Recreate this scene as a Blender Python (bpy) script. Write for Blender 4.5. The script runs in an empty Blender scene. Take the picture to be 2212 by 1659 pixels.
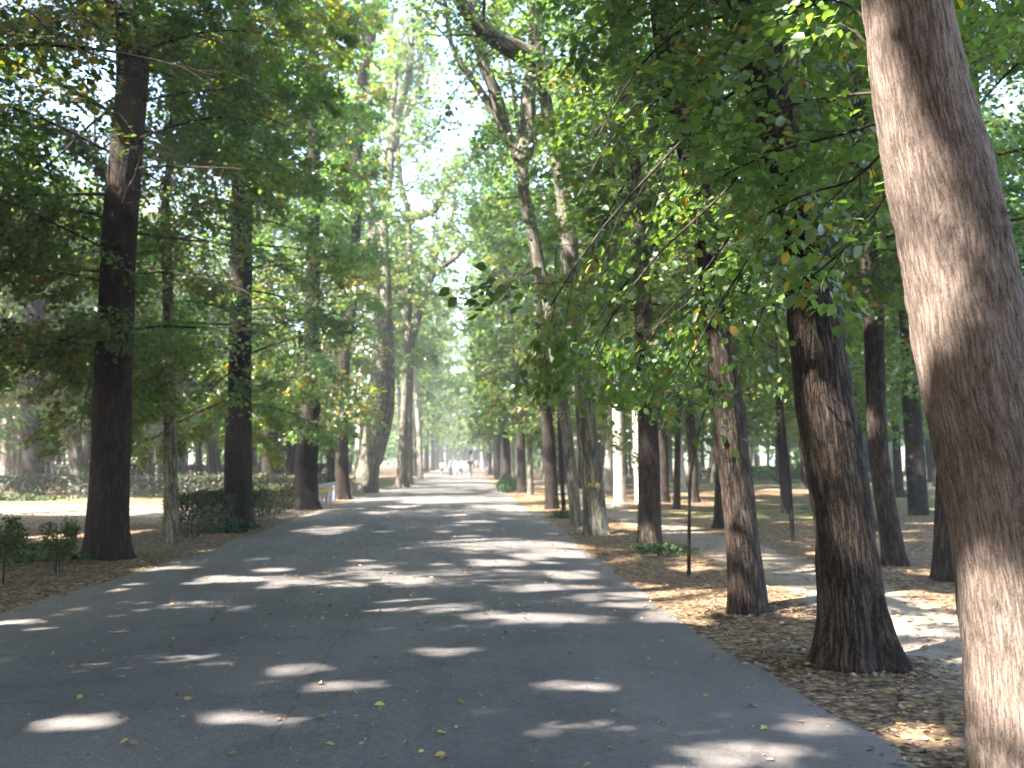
import bpy, math, random
import numpy as np
from mathutils import Vector

rs = np.random.RandomState(7)
random.seed(7)
sc = bpy.context.scene
COL = sc.collection
R = math.radians

# ------------------------------------------------------------------ camera
FPX = 1024.0
CAMH = 1.6
PITCH = math.atan(77 / FPX)
YAW = math.atan(49 / FPX)
FW = np.array([math.sin(YAW) * math.cos(PITCH), math.cos(YAW) * math.cos(PITCH), math.sin(PITCH)])
RT = np.array([math.cos(YAW), -math.sin(YAW), 0.0])
UP = np.cross(RT, FW)
HAZE = .0015
S = 1024 / 2212.0          # photo measurements were taken on a 2212 px wide view
cd = bpy.data.cameras.new('camera')
cam = bpy.data.objects.new('camera', cd)
COL.objects.link(cam)
cam.location = (0, 0, CAMH)
cam.rotation_euler = (math.pi / 2 + PITCH, 0, -YAW)
cd.sensor_width = 36; cd.lens = 36
cd.clip_start = 0.05; cd.clip_end = 3000
cd.dof.use_dof = True
cd.dof.focus_distance = 6.0
cd.dof.aperture_fstop = 2.6
sc.camera = cam


def ray(x, y):
    u, v = x * S, y * S
    return FW + RT * ((u - 512) / FPX) + UP * ((384 - v) / FPX)


def ground(x, y, z=0.0):
    d = ray(x, y)
    t = (z - CAMH) / d[2]
    return np.array([0, 0, CAMH]) + d * t


def at(x, y, Y):
    d = ray(x, y)
    return np.array([0, 0, CAMH]) + d * (Y / d[1])


# ------------------------------------------------------------------ light
SAZ, SEL = R(240), R(43)     # azimuth clockwise from +Y, elevation
SUN = np.array([math.sin(SAZ) * math.cos(SEL), math.cos(SAZ) * math.cos(SEL), math.sin(SEL)])
ld = bpy.data.lights.new('sun', 'SUN')
ld.energy = 5.0; ld.angle = R(0.65); ld.color = (1, 0.93, 0.84)
lo = bpy.data.objects.new('sun', ld); COL.objects.link(lo)
lo.rotation_euler = Vector(SUN).to_track_quat('Z', 'Y').to_euler()
lo.location = (0, 0, 60)
w = bpy.data.worlds.new('World'); sc.world = w; w.use_nodes = True
nt = w.node_tree; nt.nodes.clear()
sky = nt.nodes.new('ShaderNodeTexSky'); sky.sky_type = 'NISHITA'; sky.sun_disc = False
sky.sun_elevation = SEL; sky.sun_rotation = SAZ; sky.dust_density = 2.0; sky.air_density = 1.0
bg = nt.nodes.new('ShaderNodeBackground'); bg.inputs[1].default_value = 0.14
out = nt.nodes.new('ShaderNodeOutputWorld')
nt.links.new(sky.outputs[0], bg.inputs[0]); nt.links.new(bg.outputs[0], out.inputs[0])
sc.view_settings.view_transform = 'Standard'; sc.view_settings.look = 'None'
sc.view_settings.gamma = 1; sc.view_settings.exposure = 3.05
cy = sc.cycles
cy.use_adaptive_sampling = True; cy.adaptive_threshold = .02
cy.max_bounces = 6; cy.diffuse_bounces = 3; cy.glossy_bounces = 2; cy.transmission_bounces = 4
cy.transparent_max_bounces = 4; cy.volume_bounces = 0
cy.sample_clamp_indirect = 6
cy.caustics_reflective = False; cy.caustics_refractive = False


# ------------------------------------------------------------------ materials
class MT:
    def __init__(s, name):
        s.m = bpy.data.materials.new(name); s.m.use_nodes = True
        s.t = s.m.node_tree; s.t.nodes.clear()
        s.out = s.n('OutputMaterial')

    def n(s, k, **kw):
        nd = s.t.nodes.new('ShaderNode' + k)
        for a, b in kw.items():
            if hasattr(nd, a): setattr(nd, a, b)
            else: nd.inputs[a.replace('_', ' ')].default_value = b
        return nd

    def l(s, a, b): s.t.links.new(a, b)

    def noise(s, vec, scale, detail=3, rough=.6, dist=0):
        nd = s.n('TexNoise'); nd.inputs['Scale'].default_value = scale
        nd.inputs['Detail'].default_value = detail; nd.inputs['Roughness'].default_value = rough
        nd.inputs['Distortion'].default_value = dist
        if vec is not None: s.l(vec, nd.inputs['Vector'])
        return nd.outputs['Fac']

    def ramp(s, fac, stops, interp='LINEAR'):
        r = s.n('ValToRGB'); r.color_ramp.interpolation = interp
        e = r.color_ramp.elements
        e[0].position, e[0].color = stops[0][0], (*stops[0][1], 1)
        e[1].position, e[1].color = stops[-1][0], (*stops[-1][1], 1)
        for p, c in stops[1:-1]:
            q = e.new(p); q.color = (*c, 1)
        s.l(fac, r.inputs[0]); return r.outputs[0]

    def mix(s, f, a, b, mode='MIX'):
        m = s.n('Mix', data_type='RGBA', blend_type=mode)
        for i, v in ((0, f), (6, a), (7, b)):
            if hasattr(v, 'is_output'): s.l(v, m.inputs[i])
            elif i == 0: m.inputs[0].default_value = v
            else: m.inputs[i].default_value = (*v, 1)
        return m.outputs[2]

    def math(s, op, a, b=0.0, clamp=False):
        m = s.n('Math', operation=op, use_clamp=clamp)
        for i, v in ((0, a), (1, b)):
            if hasattr(v, 'is_output'): s.l(v, m.inputs[i])
            else: m.inputs[i].default_value = v
        return m.outputs[0]

    def attr(s, name): return s.n('Attribute', attribute_name=name)

    def scale(s, vec, v):
        m = s.n('Mapping'); m.inputs['Scale'].default_value = v
        s.l(vec, m.inputs['Vector']); return m.outputs[0]

    def surf(s, col, rough=.8, bump=None, bd=.02, bs=1.0, spec=.5, metal=0.0):
        p = s.n('BsdfPrincipled')
        if hasattr(col, 'is_output'): s.l(col, p.inputs['Base Color'])
        else: p.inputs['Base Color'].default_value = (*col, 1)
        if hasattr(rough, 'is_output'): s.l(rough, p.inputs['Roughness'])
        else: p.inputs['Roughness'].default_value = rough
        p.inputs['Specular IOR Level'].default_value = spec
        p.inputs['Metallic'].default_value = metal
        if bump is not None:
            b = s.n('Bump'); b.inputs['Distance'].default_value = bd; b.inputs['Strength'].default_value = bs
            s.l(bump, b.inputs['Height']); s.l(b.outputs[0], p.inputs['Normal'])
        s.l(p.outputs[0], s.out.inputs[0])
        return s.m


def bark(name, dark, mid, light, ridge=70, moss=0.0, bump=.02):
    m = MT(name)
    v = m.attr('barkco').outputs['Vector']
    a = m.noise(m.scale(v, (ridge, ridge, ridge * .14)), 1.0, 4, .65, .4)
    b = m.noise(m.scale(v, (14, 14, 4)), 1.0, 4, .6)
    c = m.noise(m.scale(v, (1.6, 1.6, .9)), 1.0, 3, .5)
    wv = m.n('TexNoise', Scale=3.0, Detail=2.0); m.l(v, wv.inputs['Vector'])
    warp = m.mix(.05, v, wv.outputs['Color'], 'ADD')
    vo = m.n('TexVoronoi', feature='DISTANCE_TO_EDGE'); vo.inputs['Scale'].default_value = 1.0
    m.l(m.scale(warp, (ridge * .42, ridge * .42, ridge * .035)), vo.inputs['Vector'])
    plate = m.math('MULTIPLY', vo.outputs['Distance'], 3.2, True)
    pit = m.noise(m.scale(v, (ridge * 1.3, ridge * 1.3, ridge * .6)), 1.0, 2, .6, .3)
    f = m.math('ADD', m.math('MULTIPLY', a, .42), m.math('MULTIPLY', b, .28))
    f = m.math('ADD', f, m.math('MULTIPLY', m.math('SUBTRACT', plate, .55), .13))
    f = m.math('ADD', f, m.math('MULTIPLY', pit, .30))
    col = m.ramp(f, [(.38, tuple(q * .6 for q in dark)), (.45, dark), (.53, mid), (.66, light)])
    big = m.ramp(c, [(.35, (.78, .76, .74)), (.65, (1.12, 1.08, 1.05))])
    col = m.mix(1.0, col, big, 'MULTIPLY')
    if moss:
        mf = m.math('MULTIPLY', m.ramp(m.noise(m.scale(v, (5, 5, 2)), 1.0, 3), [(.45, (0, 0, 0)), (.7, (1, 1, 1))]), moss)
        col = m.mix(mf, col, (.10, .12, .06))
    return m.surf(col, .9, f, bump, 1.0, spec=.2)


M = {}
M['bark_pink'] = bark('bark_pink', (.105, .082, .070), (.165, .131, .113), (.218, .176, .153), 120, bump=.014)
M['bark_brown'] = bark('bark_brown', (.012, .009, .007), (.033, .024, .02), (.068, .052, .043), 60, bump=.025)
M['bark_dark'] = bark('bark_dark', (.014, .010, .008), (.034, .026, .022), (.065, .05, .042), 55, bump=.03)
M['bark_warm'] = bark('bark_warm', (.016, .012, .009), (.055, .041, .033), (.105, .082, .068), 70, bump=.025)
M['bark_grey'] = bark('bark_grey', (.06, .054, .045), (.17, .155, .13), (.31, .285, .245), 28, .5, .012)
M['bark_pale'] = bark('bark_pale', (.28, .26, .23), (.42, .39, .35), (.55, .52, .47), 22, .2, .01)
M['branch'] = bark('branch_bark', (.025, .02, .016), (.05, .042, .034), (.09, .075, .06), 60, bump=.01)


def leafmat(name, trans=.5, gloss=.06, rough=.38, tr=(2.0, 2.45, .6)):
    m = MT(name)
    c = m.attr('leafcol').outputs['Color']
    d = m.n('BsdfDiffuse'); m.l(c, d.inputs[0])
    t = m.n('BsdfTranslucent'); m.l(m.mix(1.0, c, tr, 'MULTIPLY'), t.inputs[0])
    mx = m.n('MixShader'); mx.inputs[0].default_value = trans
    m.l(d.outputs[0], mx.inputs[1]); m.l(t.outputs[0], mx.inputs[2])
    last = mx
    if gloss:
        g = m.n('BsdfGlossy'); g.inputs['Roughness'].default_value = rough
        g.inputs[0].default_value = (.9, .95, 1, 1)
        lw = m.n('LayerWeight'); lw.inputs[0].default_value = .25
        f = m.math('ADD', m.math('MULTIPLY', lw.outputs['Facing'], gloss * 2.0), gloss * .5)
        m2 = m.n('MixShader'); m.l(f, m2.inputs[0])
        m.l(mx.outputs[0], m2.inputs[1]); m.l(g.outputs[0], m2.inputs[2]); last = m2
    m.l(last.outputs[0], m.out.inputs[0])
    return m.m


M['leaf'] = leafmat('leaf')
M['leaf_dull'] = leafmat('hedge_leaf', .2, .03, .5, (1.4, 1.7, .6))
M['litter'] = leafmat('fallen_leaf', .15, .03, .5, (1.1, 1.0, .8))


def asphalt():
    m = MT('asphalt')
    g = m.n('NewGeometry').outputs['Position']
    fine = m.noise(g, 160, 2, .7)
    med = m.noise(g, 22, 5, .75)
    big = m.noise(m.scale(g, (.5, .16, 1)), 1.0, 4, .55)
    col = m.ramp(fine, [(.3, (.088, .082, .079)), (.55, (.145, .135, .128)), (.75, (.255, .238, .22))])
    col = m.mix(.6, col, m.ramp(med, [(.35, (.72, .72, .73)), (.65, (1.28, 1.27, 1.26))]), 'MULTIPLY')
    col = m.mix(.8, col, m.ramp(big, [(.35, (.82, .82, .85)), (.65, (1.2, 1.17, 1.15))]), 'MULTIPLY')
    v = m.n('TexVoronoi'); v.inputs['Scale'].default_value = 75; m.l(g, v.inputs['Vector'])
    sp = m.math('LESS_THAN', v.outputs['Distance'], .17)
    sp = m.math('MULTIPLY', sp, m.math('GREATER_THAN', m.noise(g, 40, 1), .56))
    col = m.mix(m.math('MULTIPLY', sp, .8), col, (.36, .34, .31))
    st = m.ramp(m.noise(g, .9, 5, .7, .6), [(.5, (1, 1, 1)), (.62, (.80, .80, .81)), (.7, (.95, .95, .95))])
    col = m.mix(1.0, col, st, 'MULTIPLY')
    wt = m.ramp(m.noise(m.scale(g, (1.3, .05, 1)), 1.0, 3, .5), [(.38, (.88, .88, .9)), (.62, (1.12, 1.11, 1.1))])
    col = m.mix(1.0, col, wt, 'MULTIPLY')
    # longitudinal seam and a hairline crack
    sx = m.n('SeparateXYZ'); m.l(g, sx.inputs[0])
    wob = m.math('MULTIPLY', m.math('SUBTRACT', m.noise(m.scale(g, (0, .9, 0)), 1.0, 4), .5), .16)
    d = m.math('ABSOLUTE', m.math('ADD', m.math('ADD', sx.outputs[0], 1.06), wob))
    seam = m.math('MULTIPLY', m.math('LESS_THAN', d, .009), m.math('GREATER_THAN', m.noise(g, 1.3, 3), .45))
    col = m.mix(m.math('MULTIPLY', seam, .45), col, (.06, .056, .05))
    # dust and crumbs of soil creeping in from the verges
    dl = m.math('ABSOLUTE', m.math('ADD', sx.outputs[0], 1.15))
    e = m.ramp(m.math('MULTIPLY', dl, .25), [(.55, (0, 0, 0)), (.9, (1, 1, 1))])
    dust = m.math('MULTIPLY', e, m.noise(g, 3, 5, .7))
    col = m.mix(m.math('MULTIPLY', dust, .75), col, (.24, .205, .17))
    return m.surf(col, .88, fine, .006, 1.0, spec=.3)


def soil():
    m = MT('soil')
    g = m.n('NewGeometry').outputs['Position']
    v = m.n('TexVoronoi'); v.inputs['Scale'].default_value = 17; v.inputs['Randomness'].default_value = 1
    m.l(m.mix(.08, g, m.n('TexNoise', Scale=30.0).outputs['Color'], 'ADD'), v.inputs['Vector'])
    wn = m.n('TexWhiteNoise', noise_dimensions='3D'); m.l(v.outputs['Position'], wn.inputs['Vector'])
    litter = m.ramp(wn.outputs[0], [(0, (.10, .058, .036)), (.3, (.20, .125, .08)), (.6, (.30, .20, .13)), (.86, (.37, .27, .17)), (1, (.50, .36, .14))])
    edge = m.ramp(v.outputs['Distance'], [(.25, (1, 1, 1)), (.55, (.5, .47, .45))])
    litter = m.mix(.8, litter, edge, 'MULTIPLY')
    bare = m.ramp(m.noise(g, 6, 5, .65), [(.3, (.24, .19, .145)), (.7, (.37, .30, .235))])
    bare = m.mix(.7, bare, m.ramp(m.noise(g, 90, 2, .7), [(.3, (.7, .7, .7)), (.7, (1.2, 1.2, 1.2))]), 'MULTIPLY')
    grass = m.ramp(m.noise(g, 14, 4, .7), [(.3, (.06, .09, .03)), (.5, (.10, .13, .045)), (.75, (.24, .19, .10))])
    a = m.attr('cover')
    s3 = m.n('SeparateColor'); m.l(a.outputs['Color'], s3.inputs[0])
    nz = m.math('SUBTRACT', m.noise(g, 2.2, 6, .75), .5)
    fb = m.math('MULTIPLY', m.math('SUBTRACT', m.math('ADD', s3.outputs[0], m.math('MULTIPLY', nz, 1.6)), .35), 3.5, True)
    fg = m.math('MULTIPLY', m.math('SUBTRACT', m.math('ADD', s3.outputs[1], m.math('MULTIPLY', nz, 1.6)), .35), 3.0, True)
    col = m.mix(fb, litter, bare); col = m.mix(fg, col, grass)
    h = m.math('ADD', wn.outputs[0], m.math('MULTIPLY', m.noise(g, 20, 4, .7), 1.2))
    return m.surf(col, .95, h, .02, .9, spec=.15)


M['asphalt'] = asphalt(); M['soil'] = soil()


def plain(name, col, rough=.6, var=.25, sc_=20, metal=0.0, spec=.4):
    m = MT(name)
    g = m.n('TexCoord').outputs['Object']
    n = m.noise(g, sc_, 4, .6)
    c = m.mix(1.0, col, m.ramp(n, [(.3, (1 - var,) * 3), (.7, (1 + var * .5,) * 3)]), 'MULTIPLY')
    return m.surf(c, rough, n, .003, .5, spec=spec, metal=metal)


# ------------------------------------------------------------------ mesh helpers
def mesh_np(name, V, F, mat, attrs=None, smooth=False):
    """V (n,3); F list of (m,k) int arrays."""
    me = bpy.data.meshes.new(name)
    V = np.asarray(V, dtype=np.float32)
    if not isinstance(F, (list, tuple)): F = [F]
    F = [np.asarray(f, dtype=np.int32) for f in F if len(f)]
    me.vertices.add(len(V)); me.vertices.foreach_set('co', V.ravel())
    nl = sum(f.size for f in F); npf = sum(len(f) for f in F)
    me.loops.add(nl); me.polygons.add(npf)
    me.loops.foreach_set('vertex_index', np.concatenate([f.ravel() for f in F]))
    tot = np.concatenate([np.full(len(f), f.shape[1], np.int32) for f in F])
    st = np.concatenate([[0], np.cumsum(tot)[:-1]]).astype(np.int32)
    me.polygons.foreach_set('loop_start', st)
    me.update(calc_edges=True)
    for an, (typ, dom, data) in (attrs or {}).items():
        a = me.attributes.new(an, typ, dom)
        key = 'color' if typ == 'FLOAT_COLOR' else 'vector' if typ == 'FLOAT_VECTOR' else 'value'
        a.data.foreach_set(key, np.asarray(data, dtype=np.float32).ravel())
    if smooth: me.polygons.foreach_set('use_smooth', np.ones(npf, bool))
    me.materials.append(mat)
    return me


def obj(name, me, parent=None, loc=None):
    o = bpy.data.objects.new(name, me); COL.objects.link(o)
    if parent is not None: o.parent = parent
    if loc is not None: o.location = loc
    return o


def tag(o, label=None, cat=None, group=None, kind=None):
    if label: o['label'] = label
    if cat: o['category'] = cat
    if group: o['group'] = group
    if kind: o['kind'] = kind
    return o


def hsh(i, j, k):
    n = (i * 374761393 + j * 668265263 + k * 2147483647 + 12345) & 0xffffffff
    n = ((n ^ (n >> 13)) * 1274126177) & 0xffffffff
    n = (n ^ (n >> 16)) & 0xffffffff
    return n / 4294967295.0


def vnoise(p):
    p = np.asarray(p, float); i = np.floor(p).astype(np.int64); f = p - i; f = f * f * (3 - 2 * f)
    r = 0
    for a in (0, 1):
        wa = f[..., 0] if a else 1 - f[..., 0]
        for b in (0, 1):
            wb = f[..., 1] if b else 1 - f[..., 1]
            for c in (0, 1):
                wc = f[..., 2] if c else 1 - f[..., 2]
                r = r + wa * wb * wc * hsh(i[..., 0] + a, i[..., 1] + b, i[..., 2] + c)
    return r * 2 - 1


def resample(P, Rr, n):
    """Catmull-Rom through P with radii."""
    P = np.asarray(P, float); Rr = np.asarray(Rr, float)
    d = np.concatenate([[0], np.cumsum(np.linalg.norm(np.diff(P, axis=0), axis=1))])
    s = np.linspace(0, d[-1], n)
    k = np.clip(np.searchsorted(d, s, side='right') - 1, 0, len(P) - 2)
    t = ((s - d[k]) / (d[k + 1] - d[k]))[:, None]
    P0 = P[np.maximum(k - 1, 0)]; P1 = P[k]; P2 = P[k + 1]; P3 = P[np.minimum(k + 2, len(P) - 1)]
    Q = .5 * ((2 * P1) + (-P0 + P2) * t + (2 * P0 - 5 * P1 + 4 * P2 - P3) * t ** 2 + (-P0 + 3 * P1 - 3 * P2 + P3) * t ** 3)
    return Q, np.interp(s, d, Rr), s


def tube(P, Rr, nr, ns, flare=0.0, lobes=5, rough=.04, ridges=0.0, seed=0, origin=None, knob=0.0):
    Q, rad, s = resample(P, Rr, nr)
    T = np.gradient(Q, axis=0); T /= np.linalg.norm(T, axis=1)[:, None]
    ref = np.array([1.0, .02, 0]) if abs(T[0, 0]) < .8 else np.array([0, 1.0, 0])
    B = np.cross(T, ref); B /= np.linalg.norm(B, axis=1)[:, None]
    A = np.cross(B, T)
    th = np.linspace(0, 2 * np.pi, ns, endpoint=False)
    c, sn = np.cos(th), np.sin(th)
    o = np.array([seed * 3.1, seed * 1.7, 0])
    TH = np.broadcast_to(th, (nr, ns)); SS = np.broadcast_to(s[:, None], (nr, ns))
    RR = rad[:, None] * np.ones((1, ns))
    if flare:
        f = np.exp(-SS / (.55 * rad[0] + .12)) * flare
        f2 = np.exp(-SS / (1.6 * rad[0] + .35)) * flare * .2
        lob = (.5 + .5 * np.cos(lobes * TH + seed + .6 * np.sin(2 * TH))) ** 2
        RR = RR * (1 + f * (.45 + 1.25 * lob + .25 * np.cos((lobes - 2) * TH + 2 * seed)) + f2 * (.7 + .5 * np.cos(lobes * TH + seed)))
    cyl = np.stack([c * RR, sn * RR, SS], -1)
    RR = RR * (1 + rough * vnoise(cyl * [3.0, 3.0, 1.4] + o) + rough * .6 * vnoise(cyl * [9, 9, 3.0] + o + 5))
    if knob: RR = RR * (1 + knob * np.maximum(0, vnoise(cyl * [4, 4, 2.2] + o + 9)))
    if ridges:
        rn = vnoise(cyl * [34, 34, 5.5] + o + 20); rn2 = vnoise(cyl * [80, 80, 14] + o + 30)
        pm_ = np.clip(vnoise(cyl * [1.6, 1.6, 1.1] + o + 44) * 2.2, 0, 1)
        RR = RR + ridges * (rn * .6 + rn2 * .4) + ridges * .9 * pm_ * vnoise(cyl * [55, 55, 30] + o + 50)
    V = Q[:, None, :] + A[:, None, :] * (RR * c)[..., None] + B[:, None, :] * (RR * sn)[..., None]
    if origin is not None: V = V - origin
    i = np.arange(nr - 1)[:, None] * ns; j = np.arange(ns); j2 = (j + 1) % ns
    F = np.stack([i + j, i + j2, i + ns + j2, i + ns + j], -1).reshape(-1, 4)
    co = np.stack([c * rad[:, None] + o[0], sn * rad[:, None] + o[1], SS + 0 * RR], -1)
    return V.reshape(-1, 3), F, co.reshape(-1, 3), (Q, rad, s)


def join(parts):
    V, F, C, k = [], [], [], 0
    for v, f, c in parts:
        V.append(v); F.append(f + k); C.append(c); k += len(v)
    return np.concatenate(V), np.concatenate(F), np.concatenate(C)


# ------------------------------------------------------------------ sunlit gaps in the canopy
GAPS = []      # (x, y, z, rx, ry)


gq = np.random.RandomState(77)


def gap_ground(x, y, hw, hh):
    a = ground(x, y); l = ground(x - hw, y); r = ground(x + hw, y); n = ground(x, y + hh); f = ground(x, y - hh)
    rx, ry_ = max(.10, (r[0] - l[0]) / 2), max(.10, (f[1] - n[1]) / 2)
    cx_, cy_ = a[0], (n[1] + f[1]) / 2
    GAPS.append((cx_ + gq.uniform(-.2, .2) * rx, cy_, 0, rx * (.62 if cy_ < 10 else .86), ry_ * (.7 if cy_ < 10 else .95)))
    for k in range(5):
        GAPS.append((cx_ + gq.uniform(-1.15, 1.15) * rx, cy_ + gq.uniform(-1.1, 1.1) * ry_, 0, rx * gq.uniform(.16, .42), ry_ * gq.uniform(.2, .5)))


def gap_at(x, y, Y, r):
    p = at(x, y, Y); GAPS.append((p[0], p[1], p[2], r, r))


for g in [(650, 1462, 75, 11), (800, 1500, 70, 8), (525, 1572, 60, 12), (620, 1582, 30, 7),
          (180, 1376, 95, 8), (40, 1352, 55, 5), (520, 1262, 70, 7), (640, 1270, 60, 5), (690, 1152, 65, 6),
          (350, 1232, 60, 4), (170, 1580, 60, 8), 
          (900, 1262, 50, 6), (900, 1318, 100, 12), (990, 1332, 60, 15), (1100, 1182, 150, 13), (1220, 1200, 80, 12),
          (1080, 1225, 60, 7), (1180, 1348, 130, 12), (1350, 1300, 120, 22), (1450, 1335, 60, 14),
          (1250, 1250, 60, 10), (1650, 1642, 130, 14), (1770, 1580, 60, 20), (1970, 1590, 75, 20), (1980, 1365, 90, 9),
          (2020, 1415, 55, 9), (1580, 1312, 50, 12), (1720, 1300, 38, 16), (1420, 1275, 80, 14),
          (200, 1103, 150, 14), (0, 1105, 120, 14), (60, 1100, 120, 12), (320, 1108, 60, 12), (150, 1160, 60, 8), (300, 1150, 45, 6),
          (658, 1112, 45, 7), (1080, 1098, 60, 4), (1190, 1100, 90, 6), (1000, 1120, 30, 3), (1030, 1132, 40, 3),
          (1000, 1050, 90, 4), (900, 1063, 110, 4), (1030, 1040, 80, 3), (980, 1030, 60, 2), (1340, 1086, 60, 8), (1480, 1087, 60, 5),
          (1350, 1142, 60, 7), (1460, 1143, 40, 4), (1290, 1150, 35, 6), (1540, 1090, 40, 5), (450, 1010, 90, 3), (400, 1028, 80, 3),
          (1700, 1062, 60, 4), (1790, 1200, 40, 6), (1960, 1290, 60, 6), (1260, 1500, 60, 4), (980, 1425, 40, 4), (1530, 1700, 60, 10),
          (1000, 1085, 60, 4), (1130, 1068, 50, 3), (860, 1098, 40, 3), (2050, 1300, 40, 8)]:
    gap_ground(*g)
g2 = np.random.RandomState(3)
for _ in range(70):
    GAPS.append((g2.uniform(-4.6, 2.2), g2.uniform(11, 42), 0, g2.uniform(.05, .16), g2.uniform(.05, .15)))
for _ in range(26):
    GAPS.append((g2.uniform(-4.6, 2.5), g2.uniform(38, 150), 0, g2.uniform(.5, 2.2), g2.uniform(.5, 2.0)))
for _ in range(60):
    GAPS.append((g2.uniform(3, 30), g2.uniform(9, 90), 0, g2.uniform(.2, 1.3), g2.uniform(.2, .9)))
for _ in range(50):
    GAPS.append((g2.uniform(-40, -6), g2.uniform(12, 90), 0, g2.uniform(.2, 1.5), g2.uniform(.2, 1.0)))
GAPS += [(-13, 33.6, 0, 7.5, 3.4), (.9, 19.3, 0, 1.6, .9), (2.9, 11.9, 0, 1.7, 1.0), (-9, 40, 0, 2, 1.2)]
# sunlit places on trunks and foliage
for x, y, Y, r in [(1990, 420, 5.2, .2), (2010, 520, 5.2, .3), (2040, 640, 5.1, .3), (2070, 760, 5.0, .3), (2060, 860, 5.0, .22), (2130, 900, 5, .18),
                   (1960, 120, 5.3, .32), (1950, 20, 5.3, .32), (1980, 260, 5.3, .25), (2160, 1330, 4.6, .25), (2150, 1480, 4.6, .25), (2160, 1600, 4.6, .2),
                   (1790, 1060, 7.9, .26), (1800, 1150, 7.9, .24), (1775, 960, 7.9, .16), (1745, 860, 7.9, .12), (1735, 740, 7.9, .1),
                   (1590, 1050, 10.6, .2), (1585, 930, 10.6, .15), (1610, 1200, 10.6, .1), (1640, 1150, 10.6, .1), (1600, 1270, 10.6, .1),
                   (1285, 1120, 22, .45), (1290, 1040, 22, .3), (1228, 500, 22, .5), (1212, 420, 22, .55), (1222, 460, 22, .5), (1190, 330, 22, .3), (1140, 130, 22, .5),
                   (1085, 90, 22, .4), (1030, 40, 22, .4), (1240, 740, 22, .3), (1200, 800, 25.5, .35), (1195, 700, 25.5, .3),
                   (1337, 1050, 39, 1.0), (1337, 980, 39, 1.0), (1337, 910, 39, 1.0), (1335, 870, 39, 1.0), (1335, 1080, 39, 1.2), (1375, 1050, 38, .8), (1375, 970, 38, .8), (1375, 900, 38, .8),
                   (1400, 1150, 18, .18), (1880, 640, 15.4, .3), (1890, 720, 15.4, .3), (1885, 950, 15.4, .25),
                   (790, 960, 50, .7), (840, 700, 50, .7), (808, 546, 50, .9), (905, 950, 75, 1.5), (905, 1000, 75, 1.5), (880, 940, 66, 1.2), (835, 985, 50, .6),
                   (958, 900, 100, 2), (1120, 980, 55, .6), (1145, 1000, 50, .5), (640, 1020, 33, .14), (642, 960, 33, .12),
                   (10, 1000, 53, 1.0), (10, 940, 53, 1.0), (10, 1050, 53, 1), (165, 980, 55, .5), (30, 1055, 44, 1), (150, 1055, 44, 1.0),
                   (1370, 300, 9, .35), (1350, 350, 9, .3), (1345, 240, 9, .3), (1360, 420, 9, .3), (1800, 40, 5.6, .3), (1850, 30, 5.6, .25), (1220, 680, 9, .3), (1260, 700, 9, .3),
                   (1500, 600, 9.5, .3), (1600, 500, 9, .3), (1470, 560, 9, .25), (1200, 880, 14, .3), (1850, 500, 12, .5), (1830, 480, 12, .5),
                   (30, 60, 9.5, .5), (100, 40, 9.5, .4), (760, 85, 25, .5), (660, 150, 25, .6), (640, 300, 20, .5), (20, 700, 13, .25),
                   (1300, 560, 8.2, .28), (1400, 500, 8.2, .3), (1480, 450, 8.4, .3), (1560, 520, 8.2, .3), (1640, 560, 8, .25), (1330, 640, 8.2, .28), (1430, 640, 8.6, .3), (1520, 660, 8.6, .3),
                   (1610, 660, 8.2, .25), (1290, 740, 9, .3), (1400, 740, 9.4, .3), (1500, 760, 9, .25), (1280, 350, 9.2, .3), (1440, 330, 9, .3), (1200, 800, 10.6, .4), (1180, 500, 12, .4), (1260, 200, 11, .4),
                   (610, 1070, 33, .8), (400, 1100, 22, .3)]:
    gap_at(x, y, Y, r)
# the road opens to the sky further on: the middle of the avenue is lit
GAPS = np.array(GAPS, dtype=np.float32)


SOFT = np.array([(.8, 19, 2.0, 2.3), (-.4, 13.6, 2.4, 1.3), (1.9, 12, 1.9, 1.3), (-1.5, 24, 2.8, 2), (0, 30, 3, 3), (3.6, 12, 1.5, 1.0), (-3.1, 11, 1.4, .7),
                 (-2.6, 8.2, 1.2, .5), (1.2, 6.2, 1.1, .45), (-2.2, 6.2, .9, .4), (1.7, 5.5, .8, .35), (-.6, 7.4, .9, .35), (-4, 16, 1, .8), (0, 42, 3.4, 5), (-1, 60, 3.6, 8), (4.4, 16, 1.2, 2), (-1, 85, 3.6, 14), (4, 9.0, .9, 1.2),
                 (-3.3, 5.6, .6, .35), (.2, 9.6, 1.0, .3), (.4, 5.2, .6, .25)], dtype=np.float32)


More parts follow.
